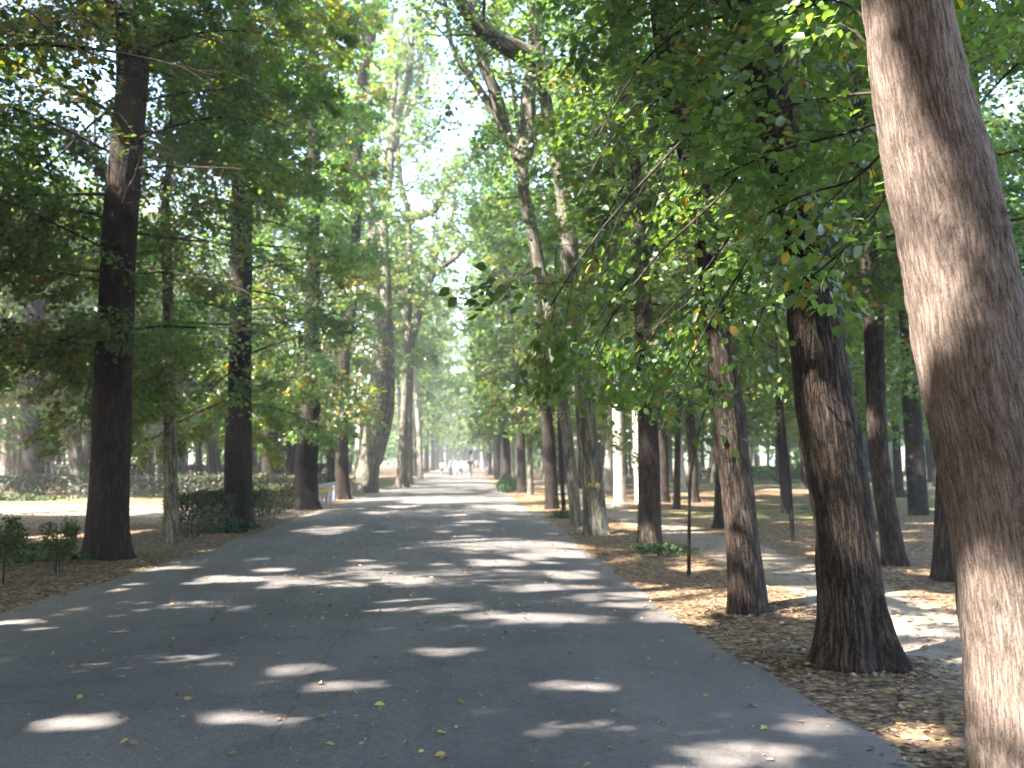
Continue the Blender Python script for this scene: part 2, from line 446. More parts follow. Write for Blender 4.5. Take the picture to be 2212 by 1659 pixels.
def carve(P, keep_jit):
    """True where a leaf may stay."""
    ok = np.ones(len(P), bool)
    for k in range(0, len(P), 20000):
        p = P[k:k + 20000].astype(np.float32)
        dz = p[:, None, 2] - GAPS[None, :, 2]
        dx = p[:, None, 0] - np.float32(SUN[0] / SUN[2]) * dz - GAPS[None, :, 0]
        dy = p[:, None, 1] - np.float32(SUN[1] / SUN[2]) * dz - GAPS[None, :, 1]
        d = (dx / (GAPS[None, :, 3] + np.float32(.09))) ** 2 + (dy / (GAPS[None, :, 4] + np.float32(.09))) ** 2
        th_ = hsh((p[:, 0] * 977).astype(np.int64), (p[:, 1] * 877).astype(np.int64), (p[:, 2] * 777).astype(np.int64)) * .9 + .6
        ok[k:k + 20000] = ~((d < th_[:, None]) & (dz > .35)).any(1)
        sx_ = p[:, None, 0] - np.float32(SUN[0] / SUN[2]) * p[:, None, 2] - SOFT[None, :, 0]
        sy_ = p[:, None, 1] - np.float32(SUN[1] / SUN[2]) * p[:, None, 2] - SOFT[None, :, 1]
        ins = (((sx_ / SOFT[None, :, 2]) ** 2 + (sy_ / SOFT[None, :, 3]) ** 2) < th_[:, None]).any(1)
        ok[k:k + 20000] &= ~(ins & ((th_ * 37.7) % 1.0 < .80) & (p[:, 2] > 2.2))
    return ok


# sky windows of the photograph: a leaf whose direction from the photo's standpoint falls in them is thinned
# (openings between the crowns above the avenue)
def nrm(a): return a / np.maximum(np.linalg.norm(a, axis=-1, keepdims=True), 1e-9)


GREENS = np.array([(.032, .062, .018), (.046, .082, .024), (.062, .098, .030), (.040, .074, .032), (.082, .115, .032)])
YELLOW = np.array([(.30, .19, .035), (.22, .17, .04), (.22, .15, .04)])


def leaf_mesh(name, P, ax, nr_, size, col, fine, origin, mat='leaf'):
    """P centres, ax leaf axis, nr_ normals, size (n,), col (n,3)."""
    n = len(P)
    ax = nrm(ax); sd = nrm(np.cross(nr_, ax)); up = np.cross(ax, sd)
    s = size[:, None]
    if fine:
        prof = [(-.5, 0, 0), (-.18, .36, .07), (.18, .30, .07), (.55, 0, -.06), (.18, -.30, .07), (-.18, -.36, .07)]
        idx = np.array([[0, 3, 2, 1], [0, 5, 4, 3]])
    else:
        prof = [(-.5, 0, 0), (.02, .40, .08), (.5, 0, -.04), (.02, -.40, .08)]
        idx = np.array([[0, 2, 1], [0, 3, 2]])
    V = np.stack([P + ax * (a * s) + sd * (b * s) + up * (c * s) for a, b, c in prof], 1)
    k = len(prof)
    F = (np.arange(n)[:, None, None] * k + idx[None]).reshape(-1, idx.shape[1])
    C = np.repeat(np.concatenate([col, np.ones((n, 1))], 1), 2, axis=0)
    return mesh_np(name, V.reshape(-1, 3) - origin, F, M[mat], {'leafcol': ('FLOAT_COLOR', 'FACE', C)})


def make_foliage(branches, r, size_k=1.0, lai=.5, yellow=.08, fine=False, droop=.25, tone=1.0, width=.31, do_carve=True, pale=.14, jit=.7, base_w=.3, thin=None):
    """branches: list of (polyline (K,3), radius). Returns leaf arrays and twig arrays."""
    nb = len(branches)
    K = 9
    PL = np.stack([resample(b[0], np.zeros(len(b[0])), K)[0] for b in branches])
    L = np.linalg.norm(np.diff(PL, axis=1), axis=2).sum(1)
    mid = PL[:, K // 2]
    dist = np.linalg.norm(mid - [0, 0, 1.6], axis=1)
    # in frame?
    v = mid - [0, 0, CAMH]
    z = v @ FW; u = v @ RT; q = v @ UP
    inview = (z > 1) & (np.abs(u) < .5 * z + 2.5) & (np.abs(q) < .375 * z + 2.5)
    size = np.clip(.0047 * dist, .08, .45) * size_k
    size = np.where(inview, size, np.maximum(size * 1.9, .2))
    l2 = width * L + base_w
    area = L * l2 * 1.3
    dens = np.array([b[2] if len(b) > 2 else 1.0 for b in branches])
    N = np.clip(dens * lai * area / (.45 * size ** 2), 6, 9000).astype(int)
    ntw = np.clip(L / np.maximum(.16, size * 1.6), 4, 60).astype(int)
    bi = np.repeat(np.arange(nb), N); n = len(bi)
    tw = (r.rand(n) * ntw[bi]).astype(int)
    tt = .05 + .95 * (tw + .5) / ntw[bi]
    key = (bi * 97 + tw * 13)
    h1 = hsh(key, key * 3 + 1, np.full(n, 5)); h2 = hsh(key, key * 5 + 2, np.full(n, 9)); h3 = hsh(key, key * 7, np.full(n, 2))
    keep = h3 > .10
    f = tt * (K - 1); i0 = np.minimum(f.astype(int), K - 2); fr = (f - i0)[:, None]
    base = PL[bi, i0] * (1 - fr) + PL[bi, i0 + 1] * fr
    fwd = nrm(PL[bi, i0 + 1] - PL[bi, i0])
    roll = (hsh(bi * 11, bi, bi * 0 + 1) - .5) * 1.3
    perp = nrm(np.cross(fwd, np.array([0, 0, 1.0])) + np.array([0, 0, 1.0]) * roll[:, None])
    side = np.where(tw % 2 == 0, 1.0, -1.0)[:, None]
    td = nrm(fwd * (.35 + .7 * h1[:, None]) + perp * side * .85 + np.stack([0 * h2, 0 * h2, (h2 - .55) * .95], 1))
    ll = l2[bi] * (1 - .45 * tt) * (.6 + .7 * h2)
    uu = .08 + .95 * np.sqrt(r.rand(n)) if True else 0
    P = base + td * (uu * ll)[:, None]
    P[:, 2] -= droop * uu ** 2 * ll
    sz = size[bi] * r.uniform(.5, 1.3, n)
    P += r.normal(0, 1, (n, 3)) * (sz * .45 + .055)[:, None] * [1, 1, .9]
    s2 = np.where(r.rand(n) < .5, 1., -1.)[:, None]
    tperp = np.cross(td, [0, 0, 1.0])
    ax = nrm(td * .7 + nrm(tperp) * s2 * .7 + np.array([0, 0, -.35]) + r.normal(0, .25, (n, 3)))
    nm = nrm(np.array([0, 0, 1.0]) + r.normal(0, jit, (n, 3)))
    # colour: per branch tone, per leaf variation, autumn yellow on some sprays
    g = GREENS[(hsh(bi, bi * 3, bi * 0 + 7) * 5).astype(int) % 5] * .5 + GREENS[r.randint(0, 5, n)] * .5
    col = g * r.uniform(.75, 1.25, (n, 1)) * tone
    if pale: col = col * (1 - pale) + (col.mean(1, keepdims=True) * [1.12, 1.12, .9]) * pale
    yb = hsh(bi * 5, bi * 7, bi * 0 + 3)
    py = np.where(yb > .72, yellow * 4.0, yellow * .4)
    isy = r.rand(n) < py
    col[isy] = YELLOW[r.randint(0, 3, isy.sum())] * r.uniform(.5, 1.1, (isy.sum(), 1))
    ok = keep & (P[:, 2] > .3)
    dcam = np.linalg.norm(P - [0, 0, CAMH], axis=1); ok &= dcam > 2.6
    if thin is not None: ok &= thin(P, r)
    P, ax, nm, sz, col = P[ok], ax[ok], nm[ok], sz[ok], col[ok]
    if do_carve:
        ok = carve(P, None); P, ax, nm, sz, col = P[ok], ax[ok], nm[ok], sz[ok], col[ok]
    twigs = None
    nearb = np.where((dist < 26) & inview)[0]
    if len(nearb):
        B0, B1, RW = [], [], []
        for b in nearb:
            tws = np.arange(ntw[b]); key = b * 97 + tws * 13
            q1 = hsh(key, key * 3 + 1, tws * 0 + 5); q2 = hsh(key, key * 5 + 2, tws * 0 + 9); q3 = hsh(key, key * 7, tws * 0 + 2)
            t_ = .05 + .95 * (tws + .5) / ntw[b]; f = t_ * (K - 1); i0 = np.minimum(f.astype(int), K - 2); fr = (f - i0)[:, None]
            bs = PL[b][i0] * (1 - fr) + PL[b][i0 + 1] * fr; fd = nrm(PL[b][i0 + 1] - PL[b][i0])
            rl = (hsh(np.int64(b) * 11, np.int64(b), np.int64(1)) - .5) * 1.3
            pp = nrm(np.cross(fd, [0, 0, 1.0]) + np.array([0, 0, rl])); sdd = np.where(tws % 2 == 0, 1., -1.)[:, None]
            td_ = nrm(fd * (.35 + .7 * q1[:, None]) + pp * sdd * .85 + np.stack([0 * q2, 0 * q2, (q2 - .55) * .95], 1))
            l_ = l2[b] * (1 - .45 * t_) * (.6 + .7 * q2)
            k_ = q3 > .10
            e = bs + td_ * l_[:, None]; e[:, 2] -= droop * l_
            m_ = bs + td_ * (l_ * .5)[:, None]; m_[:, 2] -= droop * .25 * l_
            B0.append(np.stack([bs, m_, e], 1)[k_])
        twigs = np.concatenate(B0)
    return P, ax, nm, sz, col, twigs, PL


def strips(PLs, r0, r1, ns):
    """many thin tapered tubes at once; PLs (n,K,3)."""
    n, K = PLs.shape[:2]
    T = nrm(np.gradient(PLs, axis=1)); ref = np.array([.3, .2, 1.0])
    B = nrm(np.cross(T, ref)); A = np.cross(B, T)
    th = np.linspace(0, 2 * np.pi, ns, endpoint=False)
    rad = np.asarray(r0)[:, None] * (1 - np.linspace(0, 1, K)[None]) + np.asarray(r1)[:, None] * np.linspace(0, 1, K)[None]
    V = PLs[:, :, None] + (A[:, :, None] * np.cos(th)[None, None, :, None] + B[:, :, None] * np.sin(th)[None, None, :, None]) * rad[:, :, None, None]
    k = np.arange(n)[:, None, None] * K * ns; i = np.arange(K - 1)[None, :, None] * ns; j = np.arange(ns)[None, None]; j2 = (j + 1) % ns
    F = np.stack([k + i + j, k + i + j2, k + i + ns + j2, k + i + ns + j], -1).reshape(-1, 4)
    return V.reshape(-1, 3), F


def auto_branches(r, Q, s, rad, h0, h1, n, Lmax, az_bias=None, elev=(5, 50), droopy=.25, xlim=None):
    """primary branches off a trunk path."""
    br = []
    az = r.rand() * 6.28
    hs = h0 + (h1 - h0) * (np.arange(n) + r.rand(n) * .8) / n
    for h in hs:
        az += 2.4 + r.normal(0, .35)
        i = np.argmin(np.abs(Q[:, 2] - h)); p0 = Q[i]
        t = (h - h0) / max(1e-3, h1 - h0)
        prof = (.75 + .35 * math.sin(min(1, t * 1.6) * 3.14 * .6)) * (1 if t < .6 else 1 - (t - .6) * 1.5)
        L = Lmax * prof * r.uniform(.65, 1.15)
        a = az
        if az_bias is not None and r.rand() < az_bias[1]: a = az_bias[0] + r.normal(0, .5)
        el = R(elev[0] + (elev[1] - elev[0]) * t + r.normal(0, 8))
        d = np.array([math.cos(a) * math.cos(el), math.sin(a) * math.cos(el), math.sin(el)])
        pts = [p0]; K = 6
        for k in range(K):
            d = d + np.array([0, 0, -droopy * (1.2 - t) / K * 1.6]) + r.normal(0, .07, 3)
            d /= np.linalg.norm(d)
            pts.append(pts[-1] + d * L / K)
        pts = np.array(pts)
        if xlim is not None:
            lo, hi = xlim; kx = 1.0
            if pts[:, 0].min() < lo: kx = min(kx, (p0[0] - lo) / (p0[0] - pts[:, 0].min()))
            if pts[:, 0].max() > hi: kx = min(kx, (hi - p0[0]) / (pts[:, 0].max() - p0[0]))
            pts = p0 + (pts - p0) * max(kx, .28)
        br.append((pts, max(.008, .005 * L + .04 * rad[i]), 1.0))
    return br


stats = {'leaves': 0}


def build_tree(name, label, cat, group, P, Rr, barkm, H=None, nr=60, ns=20, flare=.5, rough=.04, ridges=0, knob=0, seed=0,
               crown=None, limbs=(), manual=(), fol=None, tops=None):
    """P polyline from the base; H total height: extends the last direction upward."""
    r = np.random.RandomState(seed + 100)
    P = [np.array(p, float) for p in P]; Rr = list(Rr)
    base = P[0].copy(); base[2] = 0
    P[0] = P[0] - np.array([0, 0, .12])
    if H and P[-1][2] < H:
        d = P[-1] - P[-2]; d = d / np.linalg.norm(d); d = nrm(d + np.array([0, 0, .6]))
        top = P[-1]; n = 4; step = (H - top[2]) / n
        for k in range(n):
            d = nrm(d + r.normal(0, .05, 3)); top = top + d * step / max(d[2], .5)
            P.append(top); Rr.append(max(.025, Rr[-1] * .68))
    root = bpy.data.objects.new(name, None); COL.objects.link(root); root.location = base
    root.empty_display_size = .3
    tag(root, label, cat, group)
    V, F, C, (Q, rad, s) = tube(P, Rr, nr, ns, flare, 4 + seed % 3, rough, ridges, seed, base, knob)
    obj('trunk', mesh_np('trunk', V, F, barkm, {'barkco': ('FLOAT_VECTOR', 'POINT', C)}, True), root)
    for lp, lr in limbs:
        v, f, c, (lq, lrad, ls) = tube(lp, lr, 26, 10, 0, 5, .05, 0, seed + 7, base)
        obj('limb', mesh_np('limb', v, f, barkm, {'barkco': ('FLOAT_VECTOR', 'POINT', c)}, True), root)
    br = []
    if crown: br += auto_branches(r, Q, s, rad, **crown)
    for lp, lr in limbs:
        lq, lrad, ls = resample(lp, lr, 30)
        if crown:
            for k in range(9):
                i = r.randint(10, 29); d0 = nrm(lq[min(i + 1, 29)] - lq[i - 1]); d0 = nrm(d0 * .8 + r.normal(0, .5, 3))
                L = r.uniform(1.4, 3.4); pts = [lq[i]]
                for q in range(5):
                    d0 = nrm(d0 + r.normal(0, .13, 3) + [0, 0, .02]); pts.append(pts[-1] + d0 * L / 5)
                br.append((np.array(pts), .03, 1.0))
    br += list(manual)
    if br:
        fo = dict(fol or {})
        P_, ax, nm, sz, col, twigs, PL = make_foliage(br, r, **fo)
        parts_v, parts_f = [], []
        v, f = strips(PL, np.array([b[1] for b in br]), np.full(len(br), .006), 5)
        parts_v.append(v); parts_f.append(f)
        if twigs is not None:
            v2, f2 = strips(twigs, np.full(len(twigs), .004), np.full(len(twigs), .0015), 3)
            parts_v.append(v2); parts_f.append(f2 + len(v))
        v = np.concatenate(parts_v) - base; f = np.concatenate(parts_f)
        obj('branches', mesh_np('branches', v, f, M['branch'], {'barkco': ('FLOAT_VECTOR', 'POINT', v * .3)}, True), root)
        if len(P_):
            obj('crown', leaf_mesh('crown', P_, ax, nm, sz, col, fo.get('fine', False), base), root)
        stats['leaves'] += len(P_)
    return root


def pxtree(pts, Y=None, bend=0.0):
    """photo measurements (x, y, width) -> trunk path and radii; first point is the foot on the ground."""
    x, y, w_ = pts[0]
    g = ground(x, y)
    if Y is None: Y = g[1]
    P = [np.array([at(x, y, Y)[0], Y, 0.0])]; Rr = [w_ * S * Y / FPX / 2]
    for x, y, w_ in pts[1:]:
        P.append(at(x, y, Y)); Rr.append(w_ * S * Y / FPX / 2)
    return P, Rr, Y


def px(pts):
    return np.array([at(*p) for p in pts])


TOK = math.pi   # azimuth helpers
# openings: thin foliage in front of certain photo regions so trunks and sky show as they do in the photo
WIN = []   # (x0,y0,x1,y1, keep fraction, max depth)


def thin(P, r):
    v = P - [0, 0, CAMH]
    z = v @ FW; u = (v @ RT) / np.maximum(z, .1) * FPX + 512; q = 384 - (v @ UP) / np.maximum(z, .1) * FPX
    u, q = u / S, q / S
    ok = np.ones(len(P), bool)
    rr = r.rand(len(P))
    for x0, y0, x1, y1, k, dmin, dmax in WIN:
        ok &= ~((u > x0) & (u < x1) & (q > y0) & (q < y1) & (z > dmin) & (z < dmax) & (rr > k))
    return ok



# ------------------------------------------------------------------ ground
def axis(segs):
    a = [segs[0][0]]
    for x0, x1, st in segs:
        n = max(1, int(round((x1 - x0) / st))); a += list(np.linspace(x0, x1, n + 1)[1:])
    return np.array(a)


def seg_dist(X, Y, pts):
    d = np.full(X.shape, 1e9)
    for (x0, y0, w0), (x1, y1, w1) in zip(pts[:-1], pts[1:]):
        vx, vy = x1 - x0, y1 - y0
        t = np.clip(((X - x0) * vx + (Y - y0) * vy) / (vx * vx + vy * vy), 0, 1)
        d = np.minimum(d, np.hypot(X - x0 - t * vx, Y - y0 - t * vy) / (w0 + t * (w1 - w0)))
    return d


gx = axis([(-700, -60, 80), (-60, -16, 2), (-16, 16, .22), (16, 60, 2), (60, 700, 80)])
gy = axis([(-400, -20, 50), (-20, 3, 1.5), (3, 32, .22), (32, 80, .8), (80, 260, 6), (260, 1100, 90)])
X, Y = np.meshgrid(gx, gy)
off = np.maximum(0, np.maximum(X - 2.5, -X - 5.1))
amp = np.clip(off / 1.2, 0, 1) * (np.abs(X) < 60)
Z = amp * (.035 + .05 * vnoise(np.stack([X * .35, Y * .35, X * 0], -1)) + .022 * vnoise(np.stack([X * 1.6, Y * 1.6, X * 0 + 4], -1)))
V = np.stack([X, Y, Z], -1).reshape(-1, 3)
nx, ny = len(gx), len(gy)
i = np.arange(ny - 1)[:, None] * nx; j = np.arange(nx - 1)
F = np.stack([i + j, i + j + 1, i + nx + j + 1, i + nx + j], -1).reshape(-1, 4)
sm = lambda d: np.clip(1.5 - d, 0, 1)
bare = np.maximum.reduce([
    sm(seg_dist(X, Y, [(3.4, 2, .45), (4.2, 8, .55), (4.6, 14, .65), (4.9, 20, .7), (4.7, 28, .7), (5.2, 45, .7), (6, 90, .8)])),
    sm(seg_dist(X, Y, [(7, 56, 2.2), (40, 60, 2.4)])),
    sm(seg_dist(X, Y, [(-30, 34, 4.5), (-7.5, 33.5, 4.0), (-6.6, 27, .5)])) * .9,
    sm(seg_dist(X, Y, [(-26, 62, 3.5), (-9, 60, 3.0)])) * .6])
grs = np.maximum.reduce([
    sm(seg_dist(X, Y, [(12, 67, 6), (60, 74, 9)])), sm(seg_dist(X, Y, [(-60, 84, 9), (-10, 80, 8)])),
    .62 * sm(seg_dist(X, Y, [(9, 30, 4), (30, 44, 9)])), .55 * sm(seg_dist(X, Y, [(-22, 44, 3), (-7, 52, 3)]))])
cov = np.stack([bare, grs, 0 * bare, 0 * bare + 1], -1).reshape(-1, 4)
tag(obj('ground', mesh_np('ground', V, F, M['soil'], {'cover': ('FLOAT_COLOR', 'POINT', cov)}, True)), kind='structure')

# road: ragged-edged asphalt sheet slightly crowned
ry = np.concatenate([np.arange(-14, 40, .25), np.arange(40, 90, 1.0), np.arange(90, 330, 6.0)])
ed = lambda y, k: .09 * vnoise(np.stack([y * .9, y * 0 + k, y * 0], -1)) + .05 * vnoise(np.stack([y * 3.1, y * 0 + k, y * 0], -1)) + .16 * vnoise(np.stack([y * .21, y * 0 + k, y * 0], -1))
xl = -4.62 + ed(ry, 3.3) - .25 * np.exp(-((ry - 9) / 5) ** 2); xr = 2.22 + ed(ry, 8.7)
nu = 13; uu = np.linspace(0, 1, nu)
RX = xl[:, None] * (1 - uu) + xr[:, None] * uu
RZ = .012 + .06 * (1 - (2 * uu - 1) ** 4)[None] + 0 * RX
RV = np.stack([RX, ry[:, None] + 0 * RX, RZ], -1)
low = RV.copy(); low[..., 2] = -.05
V = RV.reshape(-1, 3); n = len(ry)
i = np.arange(n - 1)[:, None] * nu; j = np.arange(nu - 1)
F = np.stack([i + j, i + j + 1, i + nu + j + 1, i + nu + j], -1).reshape(-1, 4)
# thin broken edge down into the soil
EV = np.concatenate([RV[:, 0], RV[:, 0] - [.03, 0, .06], RV[:, -1], RV[:, -1] + [.03, 0, -.06]]); k0 = len(V)
a = np.arange(n - 1)
F2 = np.concatenate([np.stack([k0 + a, k0 + n + a, k0 + n + a + 1, k0 + a + 1], -1)[:, ::-1], np.stack([k0 + 2 * n + a, k0 + 3 * n + a, k0 + 3 * n + a + 1, k0 + 2 * n + a + 1], -1)])
tag(obj('road', mesh_np('road', np.concatenate([V, EV]), np.concatenate([F, F2]), M['asphalt'], smooth=True)), kind='structure')


def gz(x, y):
    o = np.maximum(0, np.maximum(x - 2.5, -x - 5.1)); am = np.clip(o / 1.2, 0, 1)
    z = am * (.035 + .05 * vnoise(np.stack([x * .35, y * .35, x * 0], -1)) + .022 * vnoise(np.stack([x * 1.6, y * 1.6, x * 0 + 4], -1)))
    u = np.clip((x + 4.62) / 6.84, 0, 1)
    return np.maximum(z, np.where((x > -4.7) & (x < 2.3), .012 + .06 * (1 - (2 * u - 1) ** 4), z))


# fallen leaves
def litter(name, label, n, xs, ys, size, cols, curl=.5):
    r = np.random.RandomState(len(name) + n)
    P = np.stack([xs, ys, gz(xs, ys) + .008], -1)
    a = r.rand(n) * 6.28
    ax = np.stack([np.cos(a), np.sin(a), r.normal(0, .15, n)], -1)
    nm = nrm(np.array([0, 0, 1.0]) + r.normal(0, .28, (n, 3)))
    s = nrm(np.cross(nm, ax)); ax = nrm(ax); up = np.cross(ax, s)
    sz = size * r.uniform(.55, 1.25, n); S_ = sz[:, None]
    prof = [(-.5, 0, .02), (-.12, .34, .10), (.2, .27, .12), (.55, 0, .04), (.2, -.27, .12), (-.12, -.34, .10)]
    V = np.stack([P + ax * (p * S_) + s * (q * S_) + up * (c * S_ * r.uniform(.2, 1.6, (n, 1)) * curl * 2) for p, q, c in prof], 1)
    V[..., 2] = np.maximum(V[..., 2], P[:, None, 2] - .002)
    F = (np.arange(n)[:, None, None] * 6 + np.array([[0, 3, 2, 1], [0, 5, 4, 3]])[None]).reshape(-1, 4)
    cols = np.array(cols); c = cols[r.randint(0, len(cols), n)] * r.uniform(.6, 1.15, (n, 1))
    C = np.repeat(np.concatenate([c, np.ones((n, 1))], 1), 2, 0)
    tag(obj(name, mesh_np(name, V.reshape(-1, 3), F, M['litter'], {'leafcol': ('FLOAT_COLOR', 'FACE', C)})), label, 'fallen leaves', kind='stuff')


r = np.random.RandomState(11)
DRY = [(.42, .31, .13), (.30, .21, .11), (.23, .16, .10), (.18, .13, .09), (.38, .31, .19), (.26, .20, .14), (.20, .17, .13), (.28, .22, .16)]
n1 = 11000
side = r.rand(n1) < .45
d = np.abs(r.exponential(1.0, n1))
yv = 3.2 + r.rand(n1) ** 1.7 * 48
xv = np.where(side, -4.65 - d * .8 + .15 * r.normal(size=n1), 2.3 + d * .9 + .15 * r.normal(size=n1))
litter('fallen_leaves', 'dry yellow and brown leaves along both road edges', n1, xv, yv, .05, DRY)
n0 = 2600
ctr = np.array([(3.1, 8.1, .5), (3.0, 10.8, .32), (3.3, 18.2, .35), (2.9, 22.2, .45), (-5.8, 16.9, .5), (-5.65, 25.4, .45), (2.95, 4.9, .42)])
ci = r.randint(0, len(ctr), n0); aa = r.rand(n0) * 6.28; dd = ctr[ci, 2] + r.exponential(.16, n0)
litter('drifted_leaves', 'dead leaves drifted against the feet of the nearest trunks', n0, ctr[ci, 0] + np.cos(aa) * dd, ctr[ci, 1] + np.sin(aa) * dd, .05, DRY, .9)
n2 = 9000
xv = np.where(r.rand(n2) < .5, r.uniform(2.6, 14, n2), r.uniform(-13, -5, n2)); yv = r.uniform(4, 34, n2)
litter('leaf_litter', 'scattered brown leaf litter between the trunks', n2, xv, yv, .07, DRY[1:4] + DRY[5:])
n3 = 1500
xv = np.concatenate([r.uniform(-4.3, 2.1, n3 // 2), np.clip(r.normal(-1.2, 1.3, n3 - n3 // 2), -4.4, 2.1)])
yv = np.concatenate([4 + r.rand(n3 // 2) ** 1.2 * 34, r.uniform(10, 34, n3 - n3 // 2)])
litter('leaves_on_road', 'small yellow leaves strewn over the asphalt', n3, xv, yv, .055, [(.5, .38, .10), (.45, .30, .08), (.40, .33, .20), (.30, .2, .1)], .8)

n4 = 4200
xv = r.uniform(-4.4, 2.15, n4); yv = 3.6 + r.rand(n4) ** 1.5 * 20
litter('road_grit', 'tiny pale bits of grit and seed husks scattered over the asphalt', n4, xv, yv, .017, [(.40, .37, .32), (.32, .30, .28), (.25, .2, .14), (.10, .08, .06)], .8)

# ------------------------------------------------------------------ the avenue trees seen one by one
ROWL = 'big trees of the left row'
ROWR = 'trees of the right row'
LC = dict(xlim=(-99, -3.1), h0=2.9, h1=19, n=72, Lmax=4.6, elev=(2, 50), droopy=.30)
FL = dict(yellow=.05, lai=1.95, tone=1.75)


def T(name, label, grp, pts, bm, H=19, Y=None, **k):
    P, Rr, Y = pxtree(pts, Y)
    return build_tree(name, label, 'tree', grp, P, Rr, M[bm], H=H, **k)


T('tree', 'thick dark ribbed trunk nearest on the left verge, leafy shrub at its foot', ROWL,
  [(236, 1207, 82), (235, 1100, 80), (238, 1000, 80), (243, 850, 77), (249, 700, 75), (262, 450, 70), (284, 200, 68), (292, 0, 68)], 'bark_brown', nr=160, ns=72,
  flare=.45, ridges=.012, seed=1, crown=dict(LC, h0=3.2, n=78), fol=dict(FL, yellow=.07), H=19)
T('tree', 'slim pale grey trunk at the end of the low hedge beside the biggest left tree', ROWL,
  [(374, 1172, 33), (370, 1100, 31), (368, 1000, 27), (366, 800, 25), (362, 600, 23), (357, 450, 19)], 'bark_grey', nr=70, ns=28,
  flare=.15, seed=2, crown=dict(h0=4.2, h1=9, n=14, Lmax=2.2, elev=(0, 45), droopy=.25), fol=dict(FL), H=10)
T('tree', 'dark trunk rising out of the low hedge with ivy at its foot', ROWL,
  [(512, 1138, 62), (514, 1000, 57), (518, 800, 49), (522, 500, 45), (522, 250, 42), (518, 0, 42)], 'bark_brown', nr=120, ns=48,
  flare=.5, ridges=.01, seed=3, crown=dict(LC), fol=dict(FL, yellow=.10), H=19)
T('tree', 'dark trunk with a sunlit patch at its foot just before the yellow banded railing', ROWL,
  [(664, 1101, 46), (662, 1000, 47), (672, 850, 36), (676, 600, 30), (677, 400, 28), (678, 150, 26)], 'bark_dark', nr=90, ns=36,
  flare=.5, seed=4, knob=.15, crown=dict(LC, n=52), fol=dict(FL, yellow=.10), H=20)
T('tree', 'slimmer dark trunk just past the yellow banded railing', ROWL,
  [(740, 1079, 30), (738, 950, 28), (742, 800, 27), (765, 600, 23), (771, 370, 22), (783, 185, 24), (799, 93, 24), (811, 0, 20)], 'bark_dark', nr=70, ns=24,
  flare=.6, seed=5, crown=dict(LC, n=46, h0=3.6, xlim=(-99, -3.9)), fol=dict(FL, yellow=.1), H=21)
# forked tree, half pale half dark
P, Rr, Yf = pxtree([(785, 1066, 48), (800, 980, 42), (815, 850, 38), (822, 750, 34), (832, 667, 28), (831, 532, 20), (831, 463, 18), (843, 370, 16), (845, 324, 14), (850, 230, 12), (862, 120, 9)])
lim = [(px([(826, 720, Yf), (812, 620, Yf), (806, 546, Yf), (798, 450, Yf + .5), (780, 330, Yf + 1), (770, 200, Yf + 1)]), [.30, .27, .25, .2, .15, .09]),
       (px([(845, 324, Yf), (862, 240, Yf), (885, 150, Yf - 1), (890, 60, Yf - 1)]), [.3, .25, .18, .1]),
       (px([(812, 1000, Yf), (838, 900, Yf + .6), (842, 800, Yf + .6), (838, 690, Yf + .4)]), [.30, .28, .26, .24])]
build_tree('tree', 'broad flared double trunk, half pale half dark, on the left edge of the road', 'tree', ROWL, P, Rr, M['bark_grey'], nr=90, ns=32, flare=.45, seed=6,
           crown=dict(h0=9, h1=22, n=36, Lmax=5, elev=(10, 60), droopy=.12), fol=dict(yellow=.04, lai=.6, tone=1.9, pale=.5), limbs=lim, H=24, knob=.1)
# curving slender tree behind it
P, Rr, Yf = pxtree([(868, 1047, 26), (870, 950, 18), (878, 800, 16), (884, 650, 15), (882, 579, 14), (882, 463, 13), (868, 407, 12), (859, 324, 12), (861, 259, 11)], Y=60)
lim = [(px([(861, 262, 60), (845, 218, 60), (838, 176, 60), (842, 90, 60), (850, 10, 60)]), [.3, .24, .2, .14, .08]),
       (px([(861, 260, 60), (887, 227, 60), (910, 162, 60), (903, 83, 60), (905, 0, 60)]), [.3, .24, .2, .15, .08]),
       (px([(880, 470, 60), (915, 462, 59), (942, 449, 58), (961, 407, 58), (1002, 370, 57), (1020, 330, 57)]), [.28, .24, .22, .18, .1, .06])]
build_tree('tree', 'slender curving trunk forking high up over the left side of the road', 'tree', ROWL, P, Rr, M['bark_grey'], nr=80, ns=16, flare=.8, seed=7, rough=.02,
           crown=dict(h0=12, h1=27, n=26, Lmax=5, elev=(15, 60), droopy=.1), fol=dict(yellow=.03, lai=.75, tone=1.9, pale=.5), limbs=lim, H=28)
P, Rr, Yf = pxtree([(880, 1040, 24), (882, 900, 18), (888, 760, 16), (900, 700, 15), (918, 630, 13), (926, 598, 11)], Y=70)
lim = [(px([(924, 602, 70), (950, 580, 69), (989, 551, 68), (1010, 520, 68)]), [.34, .26, .18, .08]),
       (px([(922, 606, 70), (938, 556, 70), (958, 510, 70), (979, 463, 70), (984, 407, 70)]), [.3, .26, .2, .15, .08]),
       (px([(892, 740, 70), (872, 640, 70), (866, 540, 70), (858, 470, 70)]), [.36, .3, .22, .15])]
build_tree('tree', 'grey tree leaning right over the road with two thin spreading limbs', 'tree', ROWL, P, Rr, M['bark_grey'], nr=70, ns=14, flare=.8, seed=8, rough=.02,
           crown=dict(h0=8, h1=22, n=26, Lmax=5.5, elev=(10, 55), droopy=.1), fol=dict(yellow=.03, lai=.75, tone=1.9, pale=.5), limbs=lim, H=22)
T('tree', 'brightly sunlit pale trunk among dark ones on the far left side of the road', ROWL,
  [(908, 1032, 14), (906, 960, 13), (902, 900, 12), (896, 800, 10), (892, 700, 9)], 'bark_pale', nr=40, ns=12, Y=85, flare=.4, seed=9,
  crown=dict(h0=9, h1=20, n=30, Lmax=5, elev=(10, 55), droopy=.1), fol=dict(yellow=.03, lai=.8, tone=1.3), H=22)

